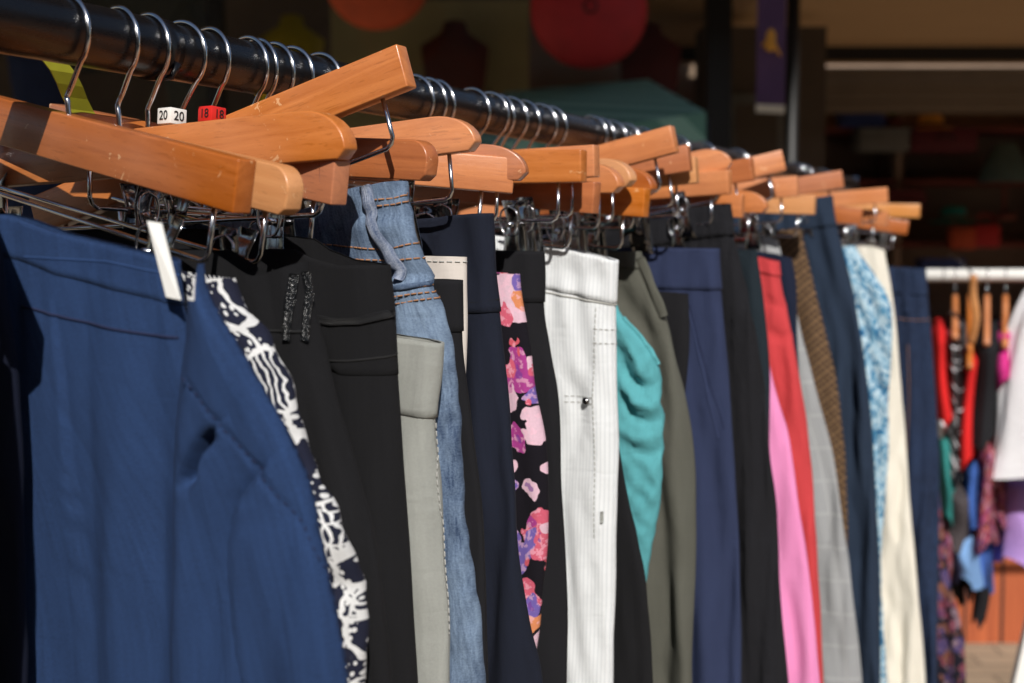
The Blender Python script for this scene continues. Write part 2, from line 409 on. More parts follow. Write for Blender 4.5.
def make_clip(g, u, z, ang):
    if not CLIP:
        mb = MB()
        for s in (-1, 1):
            rows = [(.017, .0095, .0075), (.010, .0068, .0075), (.003, .0045, .007), (-.006, .0058, .0065), (-.018, .0072, .0072), (-.028, .0066, .0088), (-.034, .0052, .0096)]
            V = []; F = []
            for off in (0, .0009):
                for (zz, yy, ww) in rows:
                    for k in range(5):
                        t = k/2-1
                        V.append((ww*t, s*(yy+off-.0012*t*t), zz-(.003*t*t if zz < -.03 else 0)))
            nr = len(rows); n1 = nr*5
            for i in range(nr-1):
                for k in range(4):
                    a = i*5+k; F.append((a, a+1, a+6, a+5)); F.append((n1+a, n1+a+5, n1+a+6, n1+a+1))
            for i in range(nr-1):
                for k in (0, 4): a = i*5+k; F.append((a, a+5, n1+a+5, n1+a))
            for k in range(4):
                for i in (0, nr-1): a = i*5+k; F.append((a, a+1, n1+a+1, n1+a))
            mb.add(V, F)
        o = mb.build('clip', M['clip'], None, True); CLIP.append(o.data); bpy.data.objects.remove(o)
        mb = MB()
        P = [(.0, -.0085, .012), (.0075, -.0095, .008), (.0085, -.0098, -.002), (.005, -.0098, -.010), (0, -.0098, -.012), (-.005, -.0098, -.010), (-.0085, -.0098, -.002), (-.0075, -.0095, .008), (0, -.0085, .012)]
        mb.tube(catmull(P, 4), .0009, 6); mb.tube([(0, -.0105, -.003), (0, .0105, -.003)], .0024, 10)
        o = mb.build('spring', M['chrome'], None, True); CLIP.append(o.data); bpy.data.objects.remove(o)
    c = bpy.data.objects.new('clip', CLIP[0]); COL.objects.link(c); c.parent = g
    c.location = (u, 0, z); c.rotation_euler = (R(random.uniform(-6, 6)), 0, R(ang))
    s = bpy.data.objects.new('spring', CLIP[1]); COL.objects.link(s); s.parent = c
H = []
def hg(*a, **k): H.append(make_hanger(*a, **k)); return H[-1]
hg('wooden hanger nearest the camera, just outside the left of the frame', (-42, 176), -75, 'box', 'wood_mid', .055, h=.0285, clips=(-.85, -.4))
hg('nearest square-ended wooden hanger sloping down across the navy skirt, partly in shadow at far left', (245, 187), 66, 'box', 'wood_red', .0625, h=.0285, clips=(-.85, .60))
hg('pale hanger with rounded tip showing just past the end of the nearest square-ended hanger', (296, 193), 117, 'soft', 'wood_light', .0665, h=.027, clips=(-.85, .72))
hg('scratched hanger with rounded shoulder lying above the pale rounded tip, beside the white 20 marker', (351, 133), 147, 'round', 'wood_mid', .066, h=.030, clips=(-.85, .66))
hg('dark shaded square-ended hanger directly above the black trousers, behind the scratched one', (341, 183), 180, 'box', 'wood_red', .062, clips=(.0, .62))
hg('steeply tilted square-ended hanger rising highest of all, over the faded blue jeans', (407, 66), 208, 'box', 'wood_mid', .0587, L=.162, h=.028, clips=(.15,))
hg('small pale hanger tip just above the waist of the faded blue jeans', (388, 173), 246, 'soft', 'wood_mid', .062, near=False)
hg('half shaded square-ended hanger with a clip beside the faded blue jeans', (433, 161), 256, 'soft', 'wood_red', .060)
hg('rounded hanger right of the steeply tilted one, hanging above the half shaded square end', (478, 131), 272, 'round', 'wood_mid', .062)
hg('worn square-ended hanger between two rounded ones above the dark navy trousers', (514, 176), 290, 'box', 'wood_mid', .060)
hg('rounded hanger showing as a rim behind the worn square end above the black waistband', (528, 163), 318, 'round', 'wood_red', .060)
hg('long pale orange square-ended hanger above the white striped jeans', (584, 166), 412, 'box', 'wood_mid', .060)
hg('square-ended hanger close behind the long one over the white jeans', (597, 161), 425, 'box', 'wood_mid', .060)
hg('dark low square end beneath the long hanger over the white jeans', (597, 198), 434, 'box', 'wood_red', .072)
hg('rounded hanger tip with a bright rim just right of the pair above the white jeans', (622, 178), 470, 'round', 'wood_mid', .064)
hg('pale rounded hanger tip under the wide tilted square-ended hanger', (634, 172), 488, 'round', 'wood_light', .062)
hg('low square end hanging over the olive grey trousers', (647, 203), 496, 'box', 'wood_mid', .074)
hg('rounded hanger directly above the low square end over the olive trousers', (655, 181), 508, 'round', 'wood_red', .064)
hg('wide square-ended hanger tilted up above the olive trousers, pointing at the purple banner', (675, 139), 522, 'box', 'wood_mid', .060, L=.17)
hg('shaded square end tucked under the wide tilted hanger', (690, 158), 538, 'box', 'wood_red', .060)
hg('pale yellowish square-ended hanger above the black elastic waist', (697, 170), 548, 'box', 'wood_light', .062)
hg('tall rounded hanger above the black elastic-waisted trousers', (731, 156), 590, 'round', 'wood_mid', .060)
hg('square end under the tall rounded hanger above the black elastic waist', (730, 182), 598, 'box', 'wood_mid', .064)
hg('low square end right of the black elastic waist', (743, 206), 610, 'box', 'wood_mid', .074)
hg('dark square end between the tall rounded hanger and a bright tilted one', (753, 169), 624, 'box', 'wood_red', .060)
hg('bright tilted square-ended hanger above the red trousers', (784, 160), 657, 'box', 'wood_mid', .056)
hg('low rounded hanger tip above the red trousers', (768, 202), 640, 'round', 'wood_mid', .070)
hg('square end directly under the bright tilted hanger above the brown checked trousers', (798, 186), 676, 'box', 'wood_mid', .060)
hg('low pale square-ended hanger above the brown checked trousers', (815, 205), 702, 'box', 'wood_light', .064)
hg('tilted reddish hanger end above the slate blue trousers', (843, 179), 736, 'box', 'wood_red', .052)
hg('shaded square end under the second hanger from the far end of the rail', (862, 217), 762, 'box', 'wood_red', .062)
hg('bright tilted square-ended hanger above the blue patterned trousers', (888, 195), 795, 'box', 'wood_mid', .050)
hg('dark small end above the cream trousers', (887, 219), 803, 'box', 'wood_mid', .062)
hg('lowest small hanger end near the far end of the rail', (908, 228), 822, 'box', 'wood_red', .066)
hg('farthest pale tilted hanger at the end of the rail', (920, 211), 833, 'box', 'wood_light', .054)

# size markers, tags --------------------------------------------------------
def text_mesh(body, size, mat, M4, parent, name='number'):
    cu = bpy.data.curves.new('t', 'FONT'); cu.body = body; cu.size = size; cu.extrude = .0001; cu.align_x = 'CENTER'; cu.align_y = 'CENTER'
    o = bpy.data.objects.new('t', cu); COL.objects.link(o)
    dg = bpy.context.evaluated_depsgraph_get(); me = bpy.data.meshes.new_from_object(o.evaluated_get(dg))
    bpy.data.objects.remove(o); me.materials.clear(); me.materials.append(mat)
    t = bpy.data.objects.new(name, me); COL.objects.link(t); t.parent = parent; t.matrix_local = M4; return t
def marker(px, py, txt, body_m, label, yaw):
    p = on_x(px, py, .012); g = empty('size_marker', M=Matrix.Translation(Vector(p)) @ Matrix.Rotation(R(yaw), 4, 'Z') @ Matrix.Rotation(R(4), 4, 'Y'))
    tag(g, label, 'size marker', 'size markers on the hanger hooks')
    s = .0125
    mb = MB(); mb.box((0, 0, 0), (s*1.05, s*1.05, s*.82)); mb.build('cube', body_m, g, bevel=.0006)
    f = Matrix.Rotation(R(90), 4, 'X')
    text_mesh(txt, .0084, M['thread_dk'], Matrix.Translation((0, -s*.525-.0004, 0)) @ f, g)
    text_mesh(txt, .0084, M['thread_dk'], Matrix.Translation((-s*.525-.0004, 0, 0)) @ Matrix.Rotation(R(-90), 4, 'Z') @ f, g)
    text_mesh(txt, .0084, M['thread_dk'], Matrix.Translation((s*.525+.0004, 0, 0)) @ Matrix.Rotation(R(90), 4, 'Z') @ f, g)
marker(172, 117, '20', M['white_p'], 'small white cube reading 20 on a hanger hook', 77)
marker(212, 115, '18', M['red_p'], 'small red cube reading 18 on a hanger hook', 80)
mb = MB()
p = on_x(262, 101, .0); mb.tube([(0, -.004, .0055), (0, .004, .0055)], [.0042, .0042], 12); mb.tube([(0, 0, .003), (0, .0, -.004)], [.005, .003], 10)
o = mb.build('size_ring', M['yellow_p'], None, True); o.location = p; tag(o, 'small yellow plastic collar on a hook left of the tilted hanger', 'size marker')
mb = MB()
a, b = on_x(40, 46, -.06), on_x(112, 146, -.06)
d = Vector(b-a); wv = Vector((0, .012, .0))
Vs = []; 
for k in range(9):
    q = Vector(a)+d*(k/8)+Vector((.004*math.sin(k*.9), 0, 0)); Vs += [q-wv, q+wv]
nV = len(Vs); Vs += [v+Vector((-.0008, 0, 0)) for v in Vs]
Fs = [(2*k, 2*k+1, 2*k+3, 2*k+2) for k in range(8)]+[(nV+2*k, nV+2*k+2, nV+2*k+3, nV+2*k+1) for k in range(8)]
Fs += [(2*k, 2*k+2, nV+2*k+2, nV+2*k) for k in range(8)]+[(2*k+1, nV+2*k+1, nV+2*k+3, 2*k+3) for k in range(8)]
o = mesh('sale_tape', Vs, Fs, M['yellow_d'], None, False); tag(o, 'yellow strip of tape hanging slantwise behind the nearest hooks', 'tape strip')

# ------------------------------------------------------------------ garments
rng = np.random.RandomState(3)
def sn(x, z, lx, lz, seed, n=7):
    """smooth anisotropic noise: lx, lz are wavelengths in metres"""
    r = np.random.RandomState(seed); o = 0
    for i in range(n):
        a = r.uniform(.6, 1.7)/lx*2*math.pi*r.choice([-1, 1]); b = r.uniform(.3, 1.6)/lz*2*math.pi
        o = o + np.sin(a*x + b*z + r.uniform(0, 6.28) + .6*np.sin(b*.7*z+r.uniform(0, 6)))
    return o/math.sqrt(n)
def seg_dist(x, z, P):
    best = np.full(np.shape(x), 1e9); side = np.zeros(np.shape(x)); tt = np.zeros(np.shape(x)); n = len(P)-1
    for i in range(n):
        ax, az = P[i]; bx, bz = P[i+1]; dx, dz = bx-ax, bz-az; L2 = dx*dx+dz*dz+1e-12
        t = np.clip(((x-ax)*dx+(z-az)*dz)/L2, 0, 1); ex = x-ax-t*dx; ez = z-az-t*dz
        d = np.sqrt(ex*ex+ez*ez); m = d < best
        best = np.where(m, d, best); side = np.where(m, np.sign(ex*dz-ez*dx), side); tt = np.where(m, (i+t)/n, tt)
    return best, side, tt
EE = np.concatenate([[0, .0006, .0016, .003, .005, .0075, .0105, .014], np.arange(.018, .12, .0035), np.linspace(.125, 1, 26)**1*1.0])
class Garment:
    def __init__(s, name, label, cat, Y, edge, top, mat, XL=-.17, r=.010, amp=.0035, lx=.06, lz=.6, zb=.36, creases=(), wrk=.0012, wl=(.03, .12), seed=None, left=None, hipk=.0, gapback=0, rows=170, fine=False, parts=None):
        s.fine = fine; s.Y = Y; s.r = r; s.amp = amp; s.lx = lx; s.lz = lz; s.zb = zb; s.wrk = wrk; s.wl = wl; s.XL = XL; s.mat = mat; s.gap = gapback
        s.seed = seed if seed is not None else rng.randint(1e6)
        E = np.array([on_y(px, py, Y) for px, py in edge]); zs = E[:, 2]; xs = E[:, 0]; o = np.argsort(zs); zs = zs[o]; xs = xs[o]
        zz = np.linspace(zb-.02, zs[-1], 400); xx = np.interp(zz, zs, xs)
        k = np.exp(-.5*(np.arange(-12, 13)/5.0)**2); k /= k.sum(); xp = np.pad(xx, 12, mode='edge')
        s.ez = zz; s.ex = np.convolve(xp, k, 'valid')
        T = np.array([on_y(px, py, Y) for px, py in top]); o = np.argsort(T[:, 0]); s.tx = T[o, 0]; s.tz = T[o, 2]
        s.cr = [([tuple(on_y(px, py, Y-r)[[0, 2]]) for px, py in P], dep, wid, mode) for (P, dep, wid, mode) in creases]
        s.ztr = float(np.interp(s.edgex(s.tz[-1]), s.tx, s.tz))
        ob = s.grid(0, s.ztr-zb, 0, rows, name if parts is None else 'cloth_body')
        if parts is None: s.root = ob
        else:
            s.root = empty(name, (0, Y, s.ztr)); ob.parent = s.root; ob.matrix_parent_inverse = Matrix.Translation((0, -Y, -s.ztr))
        s.ob = ob; tag(s.root, label, cat, 'second-hand garments hung along the black rail')
    def edgex(s, z): return np.interp(z, s.ez, s.ex)
    def dy(s, x, z):
        q = np.clip((s.ztr - z)/.25, 0, 1.6)
        d = s.amp*(.25+q)*(.8*sn(x, z, s.lx, s.lz, s.seed) + 1.0*(.6-np.sqrt(.006+sn(x, z, s.lx*1.3, s.lz*1.2, s.seed+5)**2))) + s.wrk*sn(x, z, s.wl[0], s.wl[1], s.seed+1)
        for P, dep, wid, mode in s.cr:
            ds, side, t = seg_dist(x, z, P)
            if mode == 'v': d = d + dep*np.exp(-(ds/wid)**2)*np.sin(np.pi*np.clip(t*.94+.03, 0, 1))**.5      # valley (+) or ridge (-)
            elif mode == 's': d = d + dep*side*np.exp(-(ds/wid))*np.clip(ds/.0010, 0, 1)*np.sin(np.pi*np.clip(t*.94+.03, 0, 1))**.5   # step: side decides in / out
        return d
    def prof(s, e): 
        rho = s.r*1.6; return np.where(e < rho, np.sqrt(np.clip(1-(1-np.clip(e, 0, rho)/rho)**2, 0, 1)), 1.0)
    def fy(s, x, z, dr=0):
        e = s.edgex(z)-x
        return s.Y - (s.r+dr)*s.prof(e+dr) + s.dy(x, z)
    def grid(s, q0, q1, dr, rows, name, lip=False, mat=None, xmin=None):
        qs = np.linspace(0, 1, rows)**1.12*(q1-q0)+q0
        XL = s.XL if xmin is None else xmin
        Xt = s.edgex(s.ztr - np.clip(qs, 0, None)) + dr
        tot = Xt[:, None]-XL
        E = EE.copy() if not s.fine else np.concatenate([EE[:8], np.arange(.0155, .12, .0015), np.linspace(.125, 1, 60)]); n1 = int(np.sum(E < .12)); base = E[:n1]; E2 = E[n1:]
        e = np.zeros((rows, len(E)))
        e[:, :n1] = base[None, :]*np.minimum(1, tot*.8/.12)
        last = e[:, n1-1:n1]; f = (np.arange(1, len(E2)+1)/len(E2))**1.0
        e[:, n1:] = last + (tot-last)*f[None, :]
        x = Xt[:, None]-e
        ztop = np.interp(x[0], s.tx, s.tz)[None, :].repeat(rows, 0)
        scale = ((ztop - s.zb)/(s.ztr - s.zb)) if not lip else 1.0
        z = ztop - qs[:, None]*scale
        d = s.dy(x, z); pr = s.prof(e)*(s.r+dr)
        yf = s.Y - pr + d; yb = s.Y + pr + d
        nc = x.shape[1]; zback = z + s.gap*np.sin(np.pi*np.clip((x-XL)/(tot), 0, 1))*np.clip(1-qs/.05, 0, 1)[:, None]
        # ring: front from left to edge, back from edge to left
        X = np.concatenate([x[:, ::-1], x[:, 1:]], 1); Yy = np.concatenate([yf[:, ::-1], yb[:, 1:]], 1); Z = np.concatenate([z[:, ::-1], zback[:, 1:]], 1)
        U = np.concatenate([-e[:, ::-1], e[:, 1:]], 1)
        n = X.shape[1]; V = np.stack([X, Yy, Z], -1)
        uv = np.stack([U, Z], -1)
        if lip:      # turned-in rims so the band has thickness
            def inner(i):
                c = V[i].copy(); g = s.Y + d[i]; gg = np.concatenate([g[::-1], g[1:]]); pl = np.concatenate([s.prof(e[i])[::-1], s.prof(e[i])[1:]])
                sg = np.concatenate([-np.ones(nc), np.ones(nc-1)]); c[:, 1] = gg + sg*pl*(s.r-.0008); c[:, 0] -= np.where(np.abs(U[i]) < .012, dr+.0006, 0); return c
            V = np.concatenate([inner(0)[None], V, inner(-1)[None]], 0); uv = np.concatenate([uv[:1], uv, uv[-1:]], 0); rows += 2
        i = np.arange(rows-1)[:, None]; j = np.arange(n-1)[None, :]; a = (i*n+j).ravel()
        F = np.stack([a, a+n, a+n+1, a+1], -1)
        return mesh(name, V.reshape(-1, 3), F, mat or s.mat, None, True, uv.reshape(-1, 2))
    def part(s, o, label=None):
        o.parent = s.root
        if s.root.type == 'EMPTY': o.matrix_parent_inverse = Matrix.Translation((0, -s.Y, -s.ztr))
        if label: o['label'] = label
        return o
    def band(s, h, dr=.0011, mat=None, label=None, name='waistband'):
        return s.part(s.grid(-.0006, h, dr, max(8, int(h/.0035)), name, lip=True, mat=mat), label)
    def pts(s, P, dr=0, step=.0015):
        Q = [on_y(px, py, s.Y-s.r-.001) for px, py in P]; out = []
        for a, b in zip(Q[:-1], Q[1:]):
            n = max(2, int(np.linalg.norm(b-a)/step))
            for k in range(n): out.append(a+(b-a)*k/n)
        out.append(Q[-1]); out = np.array(out)
        e = s.edgex(out[:, 2]); out[:, 0] = np.minimum(out[:, 0], e+.0008)
        out[:, 1] = s.fy(out[:, 0], out[:, 2], dr) 
        return out
    def stitch(s, P, mat='thread_or', r=.0005, dash=.0032, gap=.0016, dr=.0004, name='stitching'):
        pts = s.pts(P, dr, .0008); mb = MB(); L = 0; cur = []; on = True
        for a, b in zip(pts[:-1], pts[1:]):
            L += np.linalg.norm(b-a)
            if on: cur.append(a)
            if on and L > dash:
                cur.append(b); mb.tube(cur, r, 5); cur = []; on = False; L = 0
            elif not on and L > gap: on = True; L = 0
        if len(cur) > 1: mb.tube(cur, r, 5)
        return s.part(mb.build(name, M[mat], None, True))
    def seam(s, P, mat=None, r=.0009, dr=.0002, name='seam'):
        pts = s.pts(P, dr); mb = MB(); mb.tube(pts, r, 6); return s.part(mb.build(name, mat or s.mat, None, True))
    def strip(s, P, width, mat, dr=.0018, name='strip', label=None, thick=.0016, bulge=.0012):
        """raised band of cloth following a line; width in metres"""
        pts = s.pts(P, dr, .002); V = []; F = []; m = len(pts)
        for i, p in enumerate(pts):
            t = pts[min(i+1, m-1)]-pts[max(i-1, 0)]; n = np.array([t[2], 0, -t[0]]); n /= np.linalg.norm(n)+1e-9
            w = width*(1+.12*math.sin(i*.35))
            for k, (o, dd) in enumerate([(-.5, thick), (-.46, -.0004), (-.2, -bulge), (.2, -bulge), (.46, -.0004), (.5, thick)]):
                q = p+n*o*w; V.append((q[0], p[1]+dd-0*thick, q[2]))
            if i: 
                b = (i-1)*6
                for k in range(5): F.append((b+k, b+k+1, b+k+7, b+k+6))
        F.append((0, 1, 2, 3, 4, 5)); F.append(tuple((m-1)*6+k for k in range(6))[::-1])
        uv = [(k % 6*.2*width, k//6*.002) for k in range(len(V))]
        return s.part(mesh(name, V, F, mat, None, True, uv), label)
    def button(s, px, py, r, mat, dr=.001, name='button'):
        p = s.pts([(px, py), (px, py+1)], dr)[0]
        V, F = lathe([(0, .0022), (r*.55, .0022), (r*.62, .0016), (r*.8, .0024), (r, .0016), (r, 0), (0, 0)], 20)
        V = [(p[0]+v[0], p[1]-v[2], p[2]+v[1]) for v in V]
        return s.part(mesh(name, V, F, mat, None, True))
def T(name, rgb, **k): return fabric(name, rgb, **k)
F_navy = T('navy twill', (37, 60, 100), twill=True, weave=1100, streak=.30, wrink=.26)
F_ink = T('ink navy cloth', (22, 30, 52), wrink=.3)
F_navy_shade = T('shade-darkened navy cloth', (14, 20, 40), wrink=.2)  # navy taken darker so its colour carries the shade at far left
F_leaf = T('navy and white leaf print', (26, 29, 48), pattern=pat_leaf, wrink=.4)
F_black = T('matt black crepe', (25, 25, 28), streak=.22, wrink=.2, weave=1500)
F_black2 = T('black suiting', (25, 25, 29), streak=.08, wrink=.2)
F_satin = T('black satin', (12, 12, 15), rough=.45, spec=.35, wrink=.3)
F_khaki = T('pale stone cotton', (158, 160, 155), streak=.09, wrink=.35)
F_denim = T('faded blue denim', (90, 110, 140), pattern=pat_denim(lin((126, 146, 170)), lin((28, 46, 76)), 2.2), twill=True, weave=700, wrink=.5, wstr=.25)
F_jseam = T('frayed denim edge', (160, 172, 192), pattern=pat_denim(lin((188, 196, 212)), lin((80, 98, 132)), 1.0), weave=600, wrink=1.2, wstr=.9)
F_cream_w = T('off-white cotton', (225, 216, 208), wrink=.15, streak=.03)
F_dnavy = T('dark navy suiting', (24, 29, 44), wrink=.2, streak=.2)
F_floral = T('black floral print', (16, 12, 22), pattern=pat_floral, wrink=.3)
F_white = T('white striped cotton', (236, 239, 241), pattern=pat_stripe, wrink=.35, streak=.03)
F_teal = T('teal jersey', (92, 168, 176), wrink=.6, streak=.08, weave=500, wstr=.7)
F_olive = T('olive grey cotton', (90, 90, 82), wrink=.35, streak=.08)
F_blue = T('navy blue chino', (45, 54, 84), wrink=.3, twill=True, streak=.10)
F_blackr = T('black ribbed cloth', (28, 28, 33), pattern=pat_vline((18, 18, 22), 120, .6, .6), wrink=.5)
F_petrol = T('dark petrol cloth', (30, 42, 50), pattern=pat_vline((20, 28, 36), 160, .6, .6), wrink=.3)
F_red = T('coral red cotton', (200, 66, 70), wrink=.4, streak=.07)
F_pink = T('candy pink cotton', (238, 146, 198), wrink=.2, streak=.05)
F_check = T('light grey check', (160, 162, 164), pattern=pat_check, wrink=.25)
F_hound = T('brown dogtooth check', (120, 92, 62), pattern=pat_hound, wrink=.25)
F_slate = T('slate blue cloth', (36, 49, 68), wrink=.25)
F_wave = T('blue and white mottled print', (60, 140, 180), pattern=pat_bluewave, wrink=.5)
F_ecru = T('cream cotton', (232, 226, 212), wrink=.25, streak=.04)
F_djean = T('dark indigo denim', (30, 42, 66), pattern=pat_denim(lin((40, 56, 86)), lin((22, 31, 52)), .5), twill=True, wrink=.3)
F_dfloral = T('dark floral print', (40, 30, 50), pattern=lambda n, c: n.mix(.74, pat_floral(n, c), lin((24, 22, 36))), wrink=.3)
M['lining'] = F_ink

TR, SK, JE = 'trousers', 'skirt', 'jeans'
# one shaded garment just outside the left of the frame and one, darkened in colour for shade, whose edge shows
Garment(TR, 'black trousers hung nearest the camera end of the rail, just outside the frame', TR, .44, [(-60, 215), (-52, 300), (-46, 400), (-44, 683)], [(-200, 215), (-60, 215)], F_black2)
Garment(SK, 'navy skirt, its colour darkened for shade, whose edge shows at the far left', SK, .534, [(-16, 215), (-5, 235), (6, 285), (15, 350), (20, 480), (22, 683)], [(-120, 210), (-16, 215)], F_navy_shade, amp=.002, r=.006)

g1 = Garment(SK, 'bright navy blue skirt with a drooping waist, large at the left front', SK, .560,
    [(176, 262), (182, 300), (200, 380), (240, 470), (290, 560), (320, 683)], [(0, 214), (28, 221), (60, 233), (100, 243), (156, 256), (176, 262)], F_navy, r=.007, amp=.0032, lx=.085, lz=1.2, wrk=.0004, parts=1, XL=-.2, rows=300, fine=True,
    creases=[([(56, 312), (66, 420), (78, 560), (84, 700)], -.003, .006, 's'), ([(165, 400), (164, 560), (166, 700)], .0015, .004, 'v'),
             ([(120, 330), (128, 480), (124, 690)], -.003, .018, 'v')], seed=11)
g1.band(.021, .0004)
g1.seam([(22, 257), (60, 259), (110, 262), (159, 273), (172, 276)], r=.0007)
g1.seam([(20, 306), (34, 309), (70, 319), (112, 328), (150, 335), (176, 338)], r=.0008, mat=M['thread_navy'])
class Flap(Garment): pass
g2 = Garment(SK, 'drooping side of the skirt', SK, .538, [(181, 264), (199, 286), (218, 315), (239, 349), (268, 400), (300, 456), (311, 500), (321, 541), (335, 585), (344, 623), (347, 690)],
    [(173, 300), (178, 268), (181, 264)], F_navy, r=.0075, amp=.0026, lx=.07, lz=.5, wrk=.0005, XL=.11, seed=23, rows=460, fine=True,
    creases=[([(212, 436), (198, 446), (190, 460), (180, 480), (174, 486)], .016, .0034, 'v'), ([(220, 425), (204, 440), (199, 468), (203, 520), (212, 600), (222, 690)], .005, .006, 's'),
             ([(262, 472), (246, 490), (236, 512), (231, 545), (233, 590), (240, 640), (248, 700)], .008, .010, 's'), ([(258, 480), (240, 505), (231, 545), (236, 620), (243, 690)], .004, .004, 'v'),
             ([(176, 376), (215, 420), (258, 470), (300, 525), (330, 590)], .0016, .0018, 'v'),
             ([(182, 480), (190, 560), (205, 690)], .006, .012, 'v'), ([(170, 430), (176, 560), (190, 690)], -.004, .012, 'v'),
             ([(270, 520), (285, 600), (295, 690)], -.005, .03, 'v')])
fl = g2.ob; fl.name = 'drooping_side'
for k in ('label', 'category', 'group'):
    if k in fl: del fl[k]
# trim flap's left so it tapers back into the front panel
me = fl.data; co = np.zeros(len(me.vertices)*3); me.vertices.foreach_get('co', co); co = co.reshape(-1, 3)
PL = [(181, 262), (177, 300), (176, 340), (172, 375), (168, 430), (166, 520), (165, 700)]
LP = np.array([on_y(px, py, .538) for px, py in PL]); o_ = np.argsort(LP[:, 2])
lx_ = np.interp(co[:, 2], LP[o_, 2], LP[o_, 0])
ex_ = g2.edgex(co[:, 2]); XLs = .11; f_ = np.clip((co[:, 0]-XLs)/(ex_-XLs+1e-6), 0, 1.02)
wd = np.clip(ex_-lx_, .0006, None)
nx = lx_ + f_*wd
back = co[:, 1] > g2.Y + g2.dy(co[:, 0], co[:, 2])
pull = np.clip(1-(nx-lx_)/.022, 0, 1)**2
yfront = g2.Y - g2.r*g2.prof((ex_-nx)) + g2.dy(nx, co[:, 2]); yback = g2.Y + g2.r*.4 + g2.dy(nx, co[:, 2])
ny = np.where(back, np.maximum(yback, yfront+.0008), yfront) + pull*.0135
co[:, 0] = nx; co[:, 1] = ny; me.vertices.foreach_set('co', co.ravel()); me.update()
g2.root = g1.root; fl.parent = g1.root; fl.matrix_parent_inverse = Matrix.Translation((0, -g1.Y, -g1.ztr))
def g2part(o): o.parent = g1.root; o.matrix_parent_inverse = Matrix.Translation((0, -g1.Y, -g1.ztr)); return o
g2.part = lambda o, label=None: g2part(o)
g2.stitch([(179, 378), (215, 423), (258, 470), (300, 526), (326, 585)], 'thread_navy', r=.0004, dash=.002, gap=.002)

g3 = Garment(SK, 'navy and white leaf-print skirt squeezed between the navy skirt and the black trousers', SK, .592, [(214, 290), (228, 278), (236, 284), (254, 312), (273, 343), (291, 383), (304, 432), (302, 460), (318, 482), (344, 508), (356, 535), (358, 558), (348, 580), (361, 596), (367, 640), (361, 690)],
    [(150, 270), (214, 278), (228, 278)], F_leaf, r=.013, amp=.003, lx=.05, lz=.2, wrk=.0022, wl=(.04, .05), XL=-.12, rows=240,
    creases=[([(300, 470), (330, 480), (345, 510)], .006, .006, 'v'), ([(320, 590), (350, 592), (362, 600)], .006, .006, 'v'), ([(310, 500), (340, 530), (352, 560)], -.006, .010, 'v')])
g4 = Garment(TR, 'black trousers with a beaded strip at the waist, left of the satin-striped pair', TR, .64, [(306, 262), (318, 330), (345, 450), (380, 560), (395, 690)], [(220, 250), (262, 276), (290, 268), (306, 262)], F_black, parts=1, amp=.003,
    creases=[([(318, 330), (335, 420), (350, 520)], .007, .008, 'v')])
g4.seam([(255, 330), (270, 331), (300, 332)], r=.0008, mat=M['thread_dk'])
n = NT('black sequin trim'); vv = voro(n, n.uv((1, 1, 1)), 1300); n.base(lin((20, 22, 24))); n.b.inputs['Roughness'].default_value = .25; n.b.inputs['Specular IOR Level'].default_value = .8
n.bump(n.math('MULTIPLY', vv, .0010), 1, 1); M['sequin'] = n.m
g4.strip([(292, 274), (290, 300), (287, 340)], .0055, M['sequin'], .0016, 'sequin_strip', thick=.0008, bulge=.0004)
g4.strip([(303, 272), (302, 300), (302, 341)], .0050, M['sequin'], .0016, 'sequin_strip', thick=.0008, bulge=.0004)
g5 = Garment(TR, 'black trousers with a satin stripe across the open waistband', TR, .70, [(386, 266), (393, 300), (395, 352), (398, 420), (402, 480), (409, 560), (418, 690)], [(280, 250), (305, 250), (320, 259), (345, 266), (386, 266)], F_black, r=.011, amp=.0028, gapback=.013, parts=1,
    creases=[([(330, 365), (345, 450), (372, 570), (385, 690)], -.004, .014, 'v'), ([(318, 350), (332, 430), (352, 520), (370, 690)], .006, .008, 'v')], seed=5, wrk=.0005)
g5.band(.062, .0005, name='waistband')
g5.strip([(306, 317), (330, 322), (360, 321), (394, 311)], .0046, F_satin, .0015, 'satin_stripe', thick=.0005, bulge=.0001)
g5.seam([(318, 361), (350, 361), (380, 358), (395, 354)], r=.0009, mat=M['thread_dk'])
g6 = Garment(TR, 'pale stone cotton trousers hung lower than the jeans behind them', TR, .735, [(442, 344), (439, 385), (433, 412), (434, 440), (440, 500), (440, 550), (447, 610), (450, 690)], [(350, 330), (393, 336), (442, 344)], F_khaki, r=.009, amp=.003, parts=1,
    creases=[([(428, 420), (430, 480), (436, 560), (430, 680)], .004, .006, 'v'), ([(408, 440), (412, 520), (420, 690)], -.003, .010, 'v')], wrk=.0010)
g6.band(.044, .001)
g6.stitch([(396, 410), (415, 413), (432, 415)], 'thread_w', r=.0004)
g6.stitch([(428, 425), (429, 480), (436, 560), (441, 640)], 'thread_w', r=.0004)
g7 = Garment(JE, 'faded blue denim jeans with a frayed seam, pushed up highest on the rail', JE, .765, [(402, 181), (408, 190), (413, 215), (419, 240), (425, 262), (428, 280), (436, 284), (440, 300), (442, 318), (449, 335), (452, 370), (458, 430), (463, 500), (474, 570), (481, 620), (484, 690)],
    [(200, 226), (300, 212), (330, 205), (355, 190), (380, 185), (402, 181)], F_denim, r=.0105, amp=.0030, lx=.045, lz=.3, wrk=.0012, wl=(.025, .04), parts=1, seed=77, rows=220,
    creases=[([(355, 212), (385, 214), (412, 208)], .004, .004, 'v'), ([(380, 268), (405, 274), (428, 278)], .006, .005, 'v'), ([(385, 300), (410, 290), (436, 284)], -.004, .004, 'v'),
             ([(436, 330), (440, 450), (455, 600), (460, 690)], .005, .008, 'v'), ([(350, 230), (390, 225), (410, 235)], -.004, .010, 'v')])
